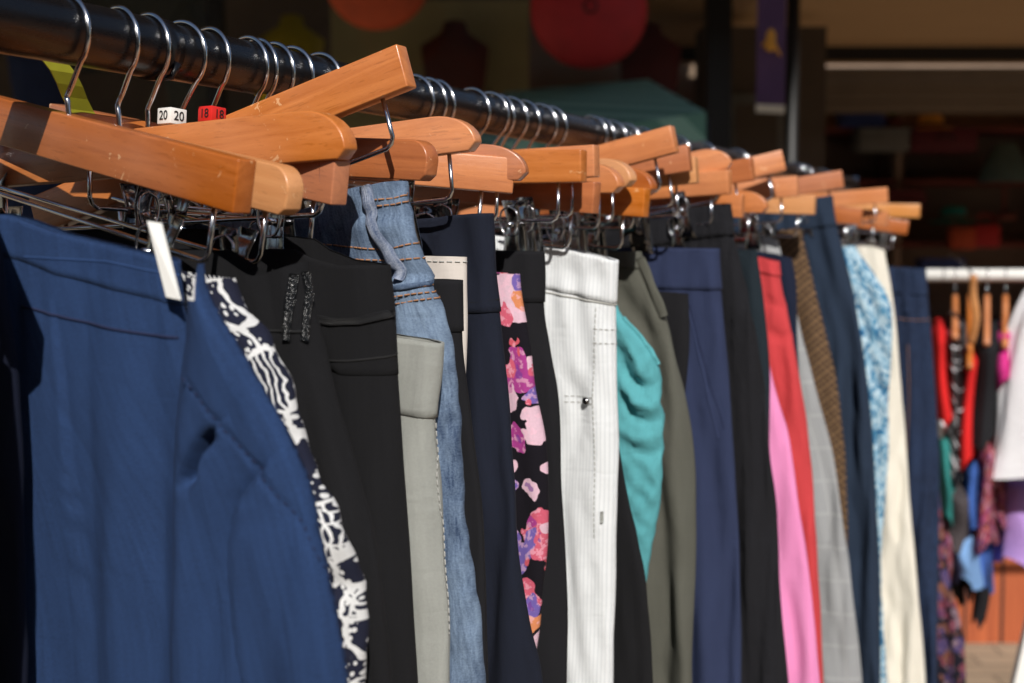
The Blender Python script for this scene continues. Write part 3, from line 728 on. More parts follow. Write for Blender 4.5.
for P in ([(372, 200), (390, 198), (407, 192)], [(376, 206), (392, 204), (409, 199)], [(320, 244), (350, 247), (385, 250), (419, 241)], [(322, 256), (350, 259), (390, 261), (424, 257)], [(392, 291), (410, 288), (434, 284)], [(390, 298), (412, 294), (437, 291)], [(396, 304), (418, 300), (439, 297)]):
    g7.stitch(P, 'thread_or', r=.00050, dash=.0030, gap=.0008)
g7.strip([(366, 186), (370, 200), (374, 222), (384, 244), (391, 256), (399, 270), (397, 279)], .0075, F_jseam, .004, 'frayed_seam')
g7.strip([(386, 290), (412, 286), (437, 281)], .0035, F_denim, .0016, 'pocket_hem')
g9 = Garment(TR, 'black trousers hung low in front of the thin white waistband', TR, .80, [(461, 281), (463, 325), (462, 345), (468, 400), (478, 480), (486, 580), (491, 690)], [(380, 281), (437, 280), (461, 281)], F_black2, r=.008, parts=1)
g9.band(.032, .001)
g8 = Garment(TR, 'white trousers showing only as a thin strip beside the low black waistband', TR, .83, [(466, 257), (466, 300), (467, 330), (466, 360), (462, 420), (462, 690)], [(400, 256), (426, 256), (466, 257)], F_cream_w, r=.007, parts=1)
g8.stitch([(420, 261), (464, 262)], 'thread_w', r=.0004)
g10 = Garment(TR, 'dark navy tailored trousers left of the floral print', TR, .90, [(490, 214), (493, 250), (497, 290), (503, 330), (510, 400), (518, 480), (524, 560), (531, 620), (541, 690)], [(400, 222), (440, 219), (462, 216), (490, 214)], F_dnavy, r=.011, parts=1, amp=.003,
    creases=[([(462, 220), (466, 290)], .006, .008, 'v'), ([(500, 320), (507, 450), (520, 600)], -.003, .010, 'v')])
g10.band(.069, .0010)
g10.seam([(467, 303), (480, 302), (497, 299)], r=.0009, mat=M['thread_dk'])
g11 = Garment(SK, 'black skirt with pink, orange and lilac flowers', SK, .985, [(519, 274), (523, 310), (532, 345), (536, 400), (546, 440), (549, 500), (547, 550), (541, 610), (538, 640), (530, 690)], [(450, 270), (498, 273), (519, 274)], F_floral, r=.010, amp=.002, wrk=.001)
g12 = Garment(TR, 'black cotton trousers left of the white striped jeans', TR, 1.03, [(542, 252), (545, 275), (541, 300), (546, 340), (556, 375), (561, 430), (560, 480), (562, 560), (565, 690)], [(440, 250), (500, 251), (542, 252)], F_black2, r=.010, parts=1, seed=9)
g12.band(.040, .001)
g13 = Garment(JE, 'white jeans with fine grey stripes, the brightest pair on the rail', JE, 1.12, [(617, 261), (616, 290), (615, 330), (617, 400), (618, 450), (616, 520), (615, 600), (613, 690)], [(440, 228), (512, 238), (540, 244), (580, 252), (617, 261)], F_white, r=.012, amp=.0020, lx=.06, lz=.5, wrk=.0012, parts=1, seed=31,
    creases=[([(560, 320), (572, 370), (580, 470)], .004, .008, 'v'), ([(548, 300), (566, 360), (590, 390)], -.003, .010, 'v'), ([(540, 262), (580, 276), (612, 280)], .002, .010, 'v')])
g13.band(.036, .0012)
g13.stitch([(512, 241), (545, 249), (580, 256), (615, 265)], 'thread_w', r=.0005)
g13.seam([(540, 291), (580, 299), (615, 306)], r=.0009, mat=M['thread_w'])
for P in ([(595, 308), (594, 350), (593, 400), (595, 470), (594, 540)], [(564, 396), (580, 397), (593, 398)], [(564, 402), (580, 403), (593, 404)], [(593, 329), (616, 331)], [(593, 343), (616, 345)]):
    g13.stitch(P, 'thread_w', r=.00045, dash=.0028, gap=.0014)
g13.button(586, 401, .0034, M['clip'], name='rivet')
g13.strip([(601, 512), (601, 523)], .0022, F_khaki, .0012, 'bar_tack')
g14 = Garment(TR, 'black trousers showing low between the white jeans and the teal top', TR, 1.18, [(600, 300), (606, 400), (617, 440), (627, 500), (640, 540), (648, 575), (652, 620), (656, 690)], [(520, 262), (580, 264), (600, 266)], F_black, r=.010)
g15 = Garment('jersey_top', 'teal jersey garment with a draped hem tucked behind the white striped jeans', 'jersey top', 1.23, [(612, 303), (618, 315), (638, 332), (655, 352), (662, 372), (659, 392), (665, 404), (661, 416), (666, 430), (660, 448), (664, 470), (661, 500), (654, 535), (648, 570), (640, 620), (630, 690)],
    [(500, 280), (600, 296), (612, 303)], F_teal, r=.014, amp=.002, lx=.05, lz=.2, wrk=.0016, wl=(.03, .03), rows=260, seed=12,
    creases=[([(616, 345), (626, 375), (642, 390), (660, 378)], .008, .004, 'v'), ([(618, 375), (634, 402), (650, 407), (662, 400)], -.006, .004, 'v'), ([(618, 395), (632, 418), (648, 422), (663, 416)], .007, .004, 'v'), ([(618, 425), (636, 440), (662, 436)], -.005, .004, 'v'), ([(620, 440), (640, 455), (662, 450)], .005, .004, 'v'), ([(616, 320), (630, 345), (645, 380)], -.006, .004, 'v')])
g15.strip([(619, 318), (630, 327), (643, 340), (653, 354), (657, 366)], .0045, F_teal, .0012, 'hem', thick=.001, bulge=.001)
g16 = Garment(TR, 'olive grey trousers with a buttoned waist tab', TR, 1.30, [(638, 252), (648, 272), (658, 296), (666, 318), (672, 345), (682, 380), (690, 420), (694, 470), (697, 540), (697, 690)], [(540, 250), (600, 252), (638, 252)], F_olive, r=.012, amp=.005, parts=1, seed=4, lx=.08,
    creases=[([(620, 290), (650, 340), (665, 420)], .008, .010, 'v'), ([(655, 470), (668, 560), (662, 690)], .006, .010, 'v')])
g16.band(.016, .0012)
g16.strip([(641, 258), (648, 276), (656, 297), (665, 317)], .009, F_olive, .004, 'waist_tab')
g16.button(656, 304, .0045, M['clip'])
g17 = Garment(SK, 'small black waistband showing between the olive and navy blue trousers', SK, 1.365, [(688, 294), (690, 320), (690, 350), (684, 400), (676, 500), (670, 690)], [(600, 290), (664, 292), (688, 294)], F_black2, r=.009)
g18 = Garment(TR, 'navy blue chinos with a slanted stitched pocket', TR, 1.43, [(718, 249), (721, 290), (725, 330), (730, 400), (733, 450), (738, 540), (741, 620), (742, 690)], [(580, 250), (643, 248), (718, 249)], F_blue, r=.012, amp=.0045, parts=1, lx=.08, seed=41,
    creases=[([(702, 420), (712, 520), (716, 690)], .005, .010, 'v')])
g18.band(.043, .0012)
g18.stitch([(690, 305), (699, 345), (710, 385), (722, 430)], 'thread_navy', r=.0006)
g18.seam([(686, 300), (696, 345), (706, 390), (716, 440)], r=.0011)
g19 = Garment(TR, 'black trousers with a gathered elastic waist, tallest black pair', TR, 1.52, [(728, 204), (734, 235), (745, 280), (756, 330), (764, 400), (771, 470), (776, 550), (782, 620), (788, 690)], [(560, 222), (655, 216), (690, 209), (728, 204)], F_blackr, r=.014, amp=.005, lx=.05, wrk=.0016, wl=(.012, .3), parts=1, seed=52,
    creases=[([(742, 330), (752, 450), (760, 690)], .006, .010, 'v')])
g19.band(.034, .002)
g20 = Garment(TR, 'dark petrol blue trousers in a narrow strip left of the red ones', TR, 1.585, [(757, 250), (763, 290), (768, 330), (771, 375), (770, 420), (768, 500), (768, 690)], [(640, 246), (745, 250), (757, 250)], F_petrol, r=.010)
g22 = Garment(TR, 'candy pink trousers below the red pair', TR, 1.65, [(760, 330), (768, 352), (774, 385), (790, 440), (799, 500), (808, 560), (815, 620), (821, 690)], [(640, 310), (745, 320), (760, 330)], F_pink, r=.012, amp=.003)
g21 = Garment(TR, 'coral red trousers with a wrinkled waist, the only red pair', TR, 1.72, [(778, 262), (782, 290), (790, 325), (797, 360), (805, 410), (810, 460), (816, 530), (820, 600), (822, 690)], [(660, 254), (757, 257), (778, 262)], F_red, r=.013, amp=.004, parts=1, wrk=.0016,
    creases=[([(766, 300), (778, 306), (788, 304)], .004, .006, 'v'), ([(766, 330), (780, 338), (794, 335)], .004, .006, 'v')])
g21.band(.018, .0012)
g23 = Garment(TR, 'dark navy trousers showing as a rim behind the red waist', TR, 1.78, [(790, 258), (795, 270), (797, 300), (797, 340), (800, 380), (802, 690)], [(690, 244), (750, 250), (775, 254), (790, 258)], F_ink, r=.010)
g24 = Garment(TR, 'light grey checked trousers between the red pair and the brown dogtooth pair', TR, 1.90, [(777, 240), (784, 262), (796, 310), (806, 350), (819, 400), (831, 450), (841, 505), (849, 560), (856, 620), (862, 690)], [(680, 246), (750, 243), (765, 236), (777, 240)], F_check, r=.013, amp=.003,
    creases=[([(815, 420), (832, 520), (842, 690)], .006, .008, 'v')])
g25 = Garment(TR, 'brown dogtooth-check trousers left of the slate blue pair', TR, 2.0, [(800, 228), (806, 250), (815, 290), (825, 330), (835, 370), (841, 410), (845, 450), (848, 520), (850, 690)], [(690, 240), (773, 232), (800, 228)], F_hound, r=.013, amp=.003)
g26 = Garment(TR, 'slate blue trousers with the highest waist at the far end', TR, 2.12, [(832, 196), (836, 225), (843, 250), (855, 300), (866, 360), (873, 430), (877, 500), (880, 580), (882, 690)], [(700, 205), (805, 200), (832, 196)], F_slate, r=.014, amp=.005, parts=1,
    creases=[([(815, 230), (836, 300), (852, 400), (860, 560)], .008, .012, 'v')])
g26.band(.045, .001)
g27 = Garment(SK, 'blue and white mottled-print skirt near the far end', SK, 2.30, [(852, 246), (862, 256), (875, 275), (888, 295), (893, 310), (892, 350), (888, 400), (889, 450), (884, 510), (880, 560), (884, 620), (888, 690)], [(750, 250), (840, 247), (852, 246)], F_wave, r=.016, amp=.004, wrk=.003, wl=(.03, .08))
g28 = Garment(TR, 'cream cotton trousers between the blue print and the dark jeans', TR, 2.45, [(884, 250), (890, 280), (897, 330), (901, 380), (906, 450), (911, 510), (917, 570), (922, 630), (926, 690)], [(780, 246), (870, 246), (884, 250)], F_ecru, r=.014, amp=.004)
g29 = Garment(JE, 'dark indigo jeans, last whole pair at the far end of the rail', JE, 2.75, [(925, 269), (928, 300), (932, 340), (936, 400), (939, 460), (939, 540), (938, 620), (938, 690)], [(800, 266), (890, 267), (925, 269)], F_djean, r=.016, amp=.004, parts=1)
g29.band(.05, .0015)
g29.stitch([(893, 318), (910, 320), (931, 320)], 'thread_or', r=.0006, dash=.005); g29.strip([(905, 272), (907, 312)], .012, F_djean, .003, 'belt_loop')
g29.stitch([(908, 345), (909, 400), (906, 470)], 'thread_or', r=.0006, dash=.005)
g30 = Garment(SK, 'dark floral skirt hanging lowest, last on the rail', SK, 2.9, [(938, 470), (942, 520), (950, 580), (960, 620), (965, 650), (966, 700)], [(860, 440), (925, 450), (938, 470)], F_dfloral, r=.016)
# paper tag on the nearest garment ------------------------------------------
p0, p1, p2, p3 = [on_y(a, b, .545) for a, b in ((147, 221), (151, 223), (180, 300), (166, 297))]
tv = Vector((.0, .0012, 0)); fr = [Vector(p0), Vector(p1)+Vector((.001, .006, 0)), Vector(p2), Vector(p3)]
o = mesh('price_tag', fr+[v+tv for v in fr], [(0, 3, 2, 1), (4, 5, 6, 7), (0, 1, 5, 4), (1, 2, 6, 5), (2, 3, 7, 6), (3, 0, 4, 7)], M['white_p'], None, False)
tag(o, 'narrow white card tag hanging slantwise at the waist of the bright navy skirt', 'price tag')

# ------------------------------------------------------------------ the place behind the rack
FR = Matrix(((RT[0], FH[0], 0, CX), (RT[1], FH[1], 0, 0), (0, 0, 1, 0), (0, 0, 0, 1)))     # street frame: x right, y away from the pavement edge
def PX(px, py, d):
    p = on_d(px, py, d); q = FR.inverted() @ Vector(p); return q
def place(name, label=None, cat=None, group=None, loc=(0, 0, 0), rz=0, kind=None):
    g = empty(name, M=FR @ Matrix.Translation(Vector(loc)) @ Matrix.Rotation(R(rz), 4, 'Z')); tag(g, label, cat, group, kind); return g
def boxo(name, mat, parent, c, d, bevel=0, M3=None):
    mb = MB(); mb.box(c, d, M3); return mb.build(name, mat, parent, bevel=bevel)
# materials
n = NT('paving'); br = n.node('ShaderNodeTexBrick'); br.inputs['Scale'].default_value = 2.2; br.inputs['Mortar Size'].default_value = .012
br.inputs['Color1'].default_value = lin((170, 152, 128)); br.inputs['Color2'].default_value = lin((150, 134, 112)); br.inputs['Mortar'].default_value = lin((96, 86, 74))
n.link(n.uv(src='Object'), br.inputs['Vector']); nn = n.noise(n.uv(src='Object'), 6, 5, .7)
n.base(n.mix(n.math('MULTIPLY', nn, .5), br.outputs[0], lin((120, 105, 86)))); n.b.inputs['Roughness'].default_value = .9; n.bump(nn, .3, .01); M['paving'] = n.m
n = NT('red brown boards'); wv = n.node('ShaderNodeTexWave'); wv.bands_direction = 'X'; wv.inputs['Scale'].default_value = 2.4; n.link(n.uv(src='Object'), wv.inputs['Vector'])
gr = n.noise(n.uv((30, 30, 2), src='Object'), 1, 5, .6)
c_ = n.ramp(gr, [(.3, (140, 66, 36)), (.7, (184, 96, 54))]); n.base(n.mix(n.math('GREATER_THAN', wv.outputs['Fac'], .975), c_, lin((60, 26, 16)))); n.b.inputs['Roughness'].default_value = .6; M['boards'] = n.m
M['plaster'] = simple('dark painted wall', (96, 86, 76), .9, nscale=3, namt=.25)
M['canvas'] = simple('beige canvas', (176, 150, 120), .9, nscale=2, namt=.1)
cn = M['canvas'].node_tree; tb = cn.nodes.new('ShaderNodeBsdfTranslucent'); tb.inputs[0].default_value = lin((186, 160, 128)); ms = cn.nodes.new('ShaderNodeMixShader'); ms.inputs[0].default_value = .42
cn.links.new(cn.nodes['Principled BSDF'].outputs[0], ms.inputs[1]); cn.links.new(tb.outputs[0], ms.inputs[2]); cn.links.new(ms.outputs[0], cn.nodes['Material Output'].inputs[0])
M['trim'] = simple('tan painted trim', (136, 124, 108), .7, nscale=6)
M['frame'] = simple('near black frame paint', (22, 22, 22), .5)
M['int'] = simple('dark interior', (140, 120, 104), .9, nscale=2, namt=.3)
M['board'] = simple('olive beige board', (196, 182, 136), .9, nscale=4, namt=.15)
n = NT('green striped canvas'); wv = n.node('ShaderNodeTexWave'); wv.bands_direction = 'DIAGONAL'; wv.inputs['Scale'].default_value = 3.2; n.link(n.uv(src='Object'), wv.inputs['Vector'])
n.base(n.mix(n.math('GREATER_THAN', wv.outputs['Fac'], .5), lin((140, 184, 168)), lin((100, 146, 132)))); n.b.inputs['Roughness'].default_value = .9; M['green'] = n.m
n = NT('window glass'); n.b.inputs['Transmission Weight'].default_value = 1; n.b.inputs['Roughness'].default_value = 0; n.b.inputs['IOR'].default_value = 1.42; n.base((.85, .85, .8, 1)); M['glass'] = n.m
for k, c in dict(orange=(190, 76, 36), red=(176, 34, 36), purple=(84, 56, 94), gold=(224, 160, 60), teal=(30, 140, 140), brown=(110, 48, 36), maroon=(92, 24, 34), lemon=(222, 196, 40), cream=(220, 210, 190), grey=(110, 112, 108), leafg=(90, 140, 40), bluep=(50, 70, 130), lampt=(90, 120, 124)).items():
    M['c_'+k] = simple('paint '+k, c, .7, nscale=14, namt=.2)
# setting
ob_ = place('added_building', 'unseen plain brown building added for dark reflections, across the street behind the photographer', 'building', loc=(0, -14, 0)); boxo('wall', M['plaster'], ob_, (0, 0, 4), (44, 1, 8.0))  # unseen building added to darken reflections in glass, rail and chrome
for k in range(-5, 6): boxo('window', M['frame'], ob_, (k*3.6, .52, 4.6), (1.3, .06, 1.7)); boxo('shop_window', M['frame'], ob_, (k*3.6, .52, 1.5), (2.6, .06, 2.1))
mb = MB(); mb.box((0, 0, -.05), (160, 160, .1)); o = mb.build('ground', M['paving'], None); o.matrix_world = FR; tag(o, kind='structure')
g = place('shop_building', 'dark shop front with a glazed window on the left and an open shaded interior', 'shop', loc=(0, 9.2, 0))
boxo('wall', M['int'], g, (2, .15, 2.2), (26, .3, 4.4))
boxo('wall', M['int'], g, (8.2, -3.4, 2.2), (.2, 6.8, 4.4)); 
boxo('stall_riser', M['plaster'], g, (-3.5, -3.2, .35), (8.8, .22, .7))
boxo('window_head', M['plaster'], g, (-3.5, -3.2, 3.35), (8.8, .22, .6))
wf = boxo('window_frame', M['frame'], g, (.87, -3.2, 1.88), (.10, .14, 2.36))
for a_ in (-1.25, -3.4, -5.6, -7.8): boxo('window_mullion', M['frame'], wf, (a_, -3.2, 1.88), (.06, .10, 2.36))
boxo('window_sill', M['frame'], wf, (-3.5, -3.24, .73), (8.7, .2, .05))
for x0, x1 in ((-1.22, .82), (-3.37, -1.28), (-5.57, -3.43), (-7.77, -5.63)):
    boxo('window_pane', M['glass'], g, ((x0+x1)/2, -3.2, 1.87), (x1-x0, .012, 2.24))
boxo('floor_slab', M['int'], g, (0, -1.6, .02), (16, 3.0, .04))
q = PX(430, 40, 6.6); boxo('display_board', M['board'], g, (q.x, -2.6, 1.9), (.92, .04, 1.3))
q = PX(200, 60, 7.2); boxo('display_board', M['c_grey'], g, (q.x-.3, -2.0, 2.55), (.8, .04, .5))
# awnings overhead; the flat one is unseen, added to shade the window
cl = place('added_awning', 'wide flat unseen awning added to shade the glazed shop window', 'awning', loc=(0, 0, 3.7))
boxo('canvas', M['plaster'], cl, (-3.95, 5.55, 0), (10.5, 7.5, .05)); boxo('front_bar', M['frame'], cl, (-3.95, 1.78, -.02), (10.5, .05, .07))
cr = place('canopy', 'beige canopy ceiling with a dark beam over the open shop entrance', 'canopy', loc=(0, 0, 2.5))
boxo('ceiling', M['canvas'], cr, (4.15, 7.12, .10), (7.7, 3.84, .06))
bm = boxo('beam', M['frame'], cr, (4.3, 8.02, .0), (7.4, .08, .075)); bm.rotation_euler = (0, R(0), 0)
for k in range(4): boxo('fascia_board', M['trim'], cr, (4.7, 8.2+.02*k, -.085-.065*k), (6.4, .03, .06))
boxo('front_beam', M['frame'], cr, (4.15, 5.18, .08), (7.7, .06, .09))
for a_, d_ in ((1.09, 5.5), (7.6, 5.3)):
    pp = place('canopy_post', 'thin near-black post holding up the canopy right of the purple banner' if a_ < 2 else 'black canopy post out at the right end of the shop', 'post', loc=(a_, d_, 0))
    mb = MB(); mb.tube([(0, 0, 0), (0, 0, 2.55)], .026, 16); mb.build('shaft', M['frame'], pp, True); boxo('base_plate', M['frame'], pp, (0, 0, .01), (.14, .14, .02), .003)
# hanging discs
def disc(px, py, d, rr, mat, name, label):
    q = PX(px, py, d); g = place(name, label, 'paper lantern', loc=q)
    prof = [(0, -.42*rr)]+[(rr*math.cos(R(t)), .42*rr*math.sin(R(t))) for t in range(-80, 81, 10)]+[(0, .42*rr)]
    V, F = lathe(prof, 36); V = [(v[0], v[2], v[1]) for v in V]; mesh('shade', V, F, mat, g)
    V, F = lathe([(rr*.10, -.44*rr), (rr*.13, -.43*rr), (rr*.12, -.40*rr)], 24); mesh('rim', [(v[0], v[2], v[1]) for v in V], F, M['frame'], g)
    mb = MB(); mb.tube([(0, 0, rr*.9), (0, 0, 3.62-q.z)], .004, 6); mb.build('cord', M['frame'], g, True)
disc(377, -24, 5.4, .205, M['c_orange'], 'paper_lantern', 'round orange paper lantern hanging near the top left of centre')
disc(589, 10, 5.2, .215, M['c_red'], 'paper_lantern', 'large round deep red paper lantern hanging above the green awning')
for px, py, c, hh_, nm, lb in ((40, 60, 'bluep', .9, 'display_dress', 'dark blue dress on a stand inside the window at far left'), (190, 40, 'grey', 1.0, 'display_dress', 'grey dress on a stand in the window behind the size markers'), (292, 52, 'lemon', .55, 'display_dress', 'dim yellow short dress on a stand in the window'),
                           (455, 60, 'brown', .8, 'display_dress', 'brown dress on a stand in front of the display board'), (650, 60, 'maroon', .8, 'display_dress', 'maroon dress on a stand near the end of the window')):
    q = PX(px, py, 6.75 if px != 455 else 6.4); g = place(nm, lb, 'dress', 'dresses on stands in the shop window', loc=(q.x, q.y, 0)); zt = q.z+.12
    prof = [(.20, zt-hh_), (.17, zt-hh_*.8), (.10, zt-.42), (.135, zt-.2), (.15, zt-.06), (.06, zt), (.045, zt+.05), (0, zt+.06)]
    V, F = lathe(prof, 24); V = [(v[0]*(1+.06*math.sin(6*math.atan2(v[1], v[0]))), v[1]*.6, v[2]) for v in V]; mesh('cloth_body', V, F, M['c_'+c], g)
    mb = MB(); mb.tube([(0, 0, .03), (0, 0, zt-.1)], .015, 10); mb.tube([(0, 0, 0), (0, 0, .03)], .16, 20); mb.build('stand', M['frame'], g, True)
# green awning of the neighbouring stall
gs = place('green_stall_awning', 'green striped stall awning behind the far half of the black rail', 'awning')
A, B, Cc, Dd = PX(505, 92, 5.5), PX(648, 79, 5.5), PX(706, 112, 4.7), PX(455, 150, 4.7)
Cb = PX(706, 150, 4.7); Db = PX(440, 175, 4.7); Be = PX(706, 118, 5.9)
off = Vector((0, .012, -.012))
V = [A, B, Cc, Dd, Db, Cb, Be]; V = [Vector(v) for v in V]; nV = len(V); V += [v+off for v in V]
F = [(0, 3, 2, 1), (3, 4, 5, 2), (1, 2, 6)]; F += [tuple(i+nV for i in f[::-1]) for f in F]
mesh('canvas', V, F, M['green'], gs, False)
for P_ in (Cb, Db):
    mb = MB(); mb.tube([(P_.x, P_.y+.03, 0), (P_.x, P_.y+.03, P_.z+.1)], .018, 10); mb.build('pole', M['frame'], gs, True)
# purple banner with a gold figure-like blot
q = PX(771, 52, 4.9); g = place('banner', 'purple hanging banner with a gold emblem and pale lower hem', 'banner', loc=q, rz=-14)
V = []; F = []
for i in range(15):
    for j in range(5):
        V.append(((j/4-.5)*.098, .006*math.sin(i*.7+j*.5), .22-.40*i/14-.012*j/4))
for i in range(14):
    for j in range(4): a = i*5+j; F.append((a, a+1, a+6, a+5))
nV = len(V); V += [(v[0], v[1]+.0015, v[2]) for v in V]; F += [tuple(nV+i for i in f[::-1]) for f in F]
mesh('cloth', V, F, M['c_purple'], g)
mb = MB(); mb.box((0, -.004, -.195), (.098, .006, .028), Matrix.Rotation(R(4), 3, 'Y')); mb.build('hem', M['c_cream'], g)
mb = MB(); V, F = lathe([(0, 0), (.018, .006), (.020, .02), (.014, .04), (.018, .055), (.008, .075), (0, .08)], 12); mb.add([(v[0], v[1]*.2-.009, v[2]) for v in V], F)
mb.tube([(-.03, -.008, .02), (-.01, -.010, .045), (.015, -.010, .02), (.032, -.008, -.015)], .005, 6); mb.build('emblem', M['c_gold'], g, True)
mb = MB(); mb.tube([(-.055, 0, .222), (.055, 0, .212)], .005, 8); mb.tube([(0, 0, .217), (0, 0, 2.5-q.z+.05)], .002, 6); mb.build('hanging_rod', M['frame'], g, True)
# framed notice on the pillar
q = PX(756, 128, 7.0); g = place('notice_board', 'grey framed notice on the shaded wall below the purple banner', 'notice', loc=q)
boxo('frame', M['c_grey'], g, (0, 0, 0), (.27, .03, .34), .005); boxo('panel', M['plaster'], g, (0, -.017, -.01), (.21, .006, .25))
pl = place('shop_pillar', 'dark pillar of the shop front behind the banner', 'pillar', loc=(1.25, 7.15, 0)); boxo('shaft', M['plaster'], pl, (0, 0, 1.25), (.62, .25, 2.5)); 
# shelves and goods in the shaded interior
sh = place('shop_shelves', 'dark shelf unit full of goods deep in the shaded shop', 'shelves', loc=(2.9, 8.75, 0))
for z_ in (.4, .95, 1.42, 1.80, 2.12): boxo('shelf', M['c_brown'], sh, (0, 0, z_), (3.2, .4, .03))
for x_ in (-1.6, -.55, .55, 1.6): boxo('upright', M['int'], sh, (x_, 0, 1.2), (.04, .4, 2.4))
boxo('back_panel', M['int'], sh, (0, .22, 1.2), (3.2, .02, 2.4))
goods = [(893, 118, 'leafg', 'potted_plant', 'leafy green plant on the top shelf', 'plant'), (930, 124, 'gold', 'toy_hat', 'golden yellow hat on a brown case', 'hat'), (940, 140, 'maroon', 'suitcase', 'reddish brown case on the top shelf', 'suitcase'),
         (860, 115, 'bluep', 'folded_cloth', 'blue folded cloth pile at the left of the shelves', 'folded clothes'), (880, 142, 'grey', 'storage_box', 'grey storage box under the green plant', 'box'),
         (953, 216, 'teal', 'hat', 'teal hat low on the shelves', 'hat'), (962, 238, 'orange', 'bag', 'orange bag below the teal hat', 'bag'), (900, 200, 'maroon', 'folded_cloth', 'maroon folded clothes in the middle of the shelves', 'folded clothes'),
         (1005, 160, 'lampt', 'table_lamp', 'pale teal lamp shade at the right of the shelves', 'lamp'), (985, 236, 'red', 'bag', 'small red bag beside the orange one', 'bag'), (940, 268, 'bluep', 'folded_cloth', 'dark blue folded clothes behind the white rail', 'folded clothes')]
for px, py, c, nm, lb, ct in goods:
    q = PX(px, py, 8.55); g = place(nm, lb, ct, loc=q); m_ = M['c_'+c]
    if ct == 'plant':
        mb = MB()
        for k in range(26):
            a_ = random.uniform(0, 6.28); e_ = random.uniform(.2, 1.3); L_ = random.uniform(.06, .12); t_ = Vector((math.cos(a_)*math.cos(e_), math.sin(a_)*math.cos(e_), math.sin(e_)))*L_; s_ = t_.cross(Vector((0, 0, 1))).normalized()*.018
            mb.add([(0, 0, 0), t_*.5+s_, t_, t_*.5-s_], [(0, 1, 2, 3)])
        mb.build('leaves', m_, g); V, F = lathe([(0, -.11), (.045, -.11), (.06, 0), (.05, 0), (0, -.01)], 16); mesh('pot', V, F, M['c_brown'], g)
    elif ct == 'hat':
        V, F = lathe([(.15, -.04), (.14, -.03), (.08, -.025), (.078, .03), (.06, .055), (0, .06)], 24); mesh('crown', V, F, m_, g); V, F = lathe([(.0795, -.022), (.0815, -.005), (.079, .0)], 24); mesh('hat_band', V, F, M['c_brown'], g)
    elif ct == 'lamp':
        V, F = lathe([(.17, -.14), (.168, -.14), (.06, .10), (.062, .10), (.172, -.14)], 24); mesh('lamp_shade', V, F, m_, g); mb = MB(); mb.tube([(0, 0, -.34), (0, 0, .1)], .012, 10); mb.tube([(0, 0, -.36), (0, 0, -.33)], .07, 20); mb.build('stand', M['c_brown'], g, True)
    elif ct == 'bag':
        mb = MB(); mb.box((0, 0, 0), (.17, .08, .14)); mb.build('body', m_, g, bevel=.02); mb = MB(); mb.tube(catmull([(-.05, 0, .06), (-.04, 0, .12), (.04, 0, .12), (.05, 0, .06)], 5), .006, 6); mb.build('handle', m_, g, True)
    elif ct == 'suitcase':
        mb = MB(); mb.box((0, 0, 0), (.40, .2, .15)); mb.build('body', m_, g, bevel=.02); mb = MB(); mb.tube(catmull([(-.05, -.1, 0), (-.04, -.13, .01), (.04, -.13, .01), (.05, -.1, 0)], 5), .006, 6); mb.build('handle', M['frame'], g, True)
    elif ct == 'box':
        boxo('body', m_, g, (0, 0, 0), (.3, .22, .12), .006); boxo('lid', m_, g, (0, 0, .067), (.31, .23, .02), .005)
    else:
        mb = MB()
        for k in range(4): mb.box((random.uniform(-.01, .01), 0, -.06+.035*k), (.26, .2, .03))
        mb.build('stack', m_, g, bevel=.010)
# low board wall catching the sun
lw = place('board_wall', 'low reddish brown boarded wall in sunlight behind the second rack', 'wall', loc=(2.6, 4.95, 0))
boxo('boards', M['boards'], lw, (0, 0, .47), (3.4, .06, .94)); boxo('cap_rail', M['boards'], lw, (0, 0, .955), (3.44, .10, .03), .004)

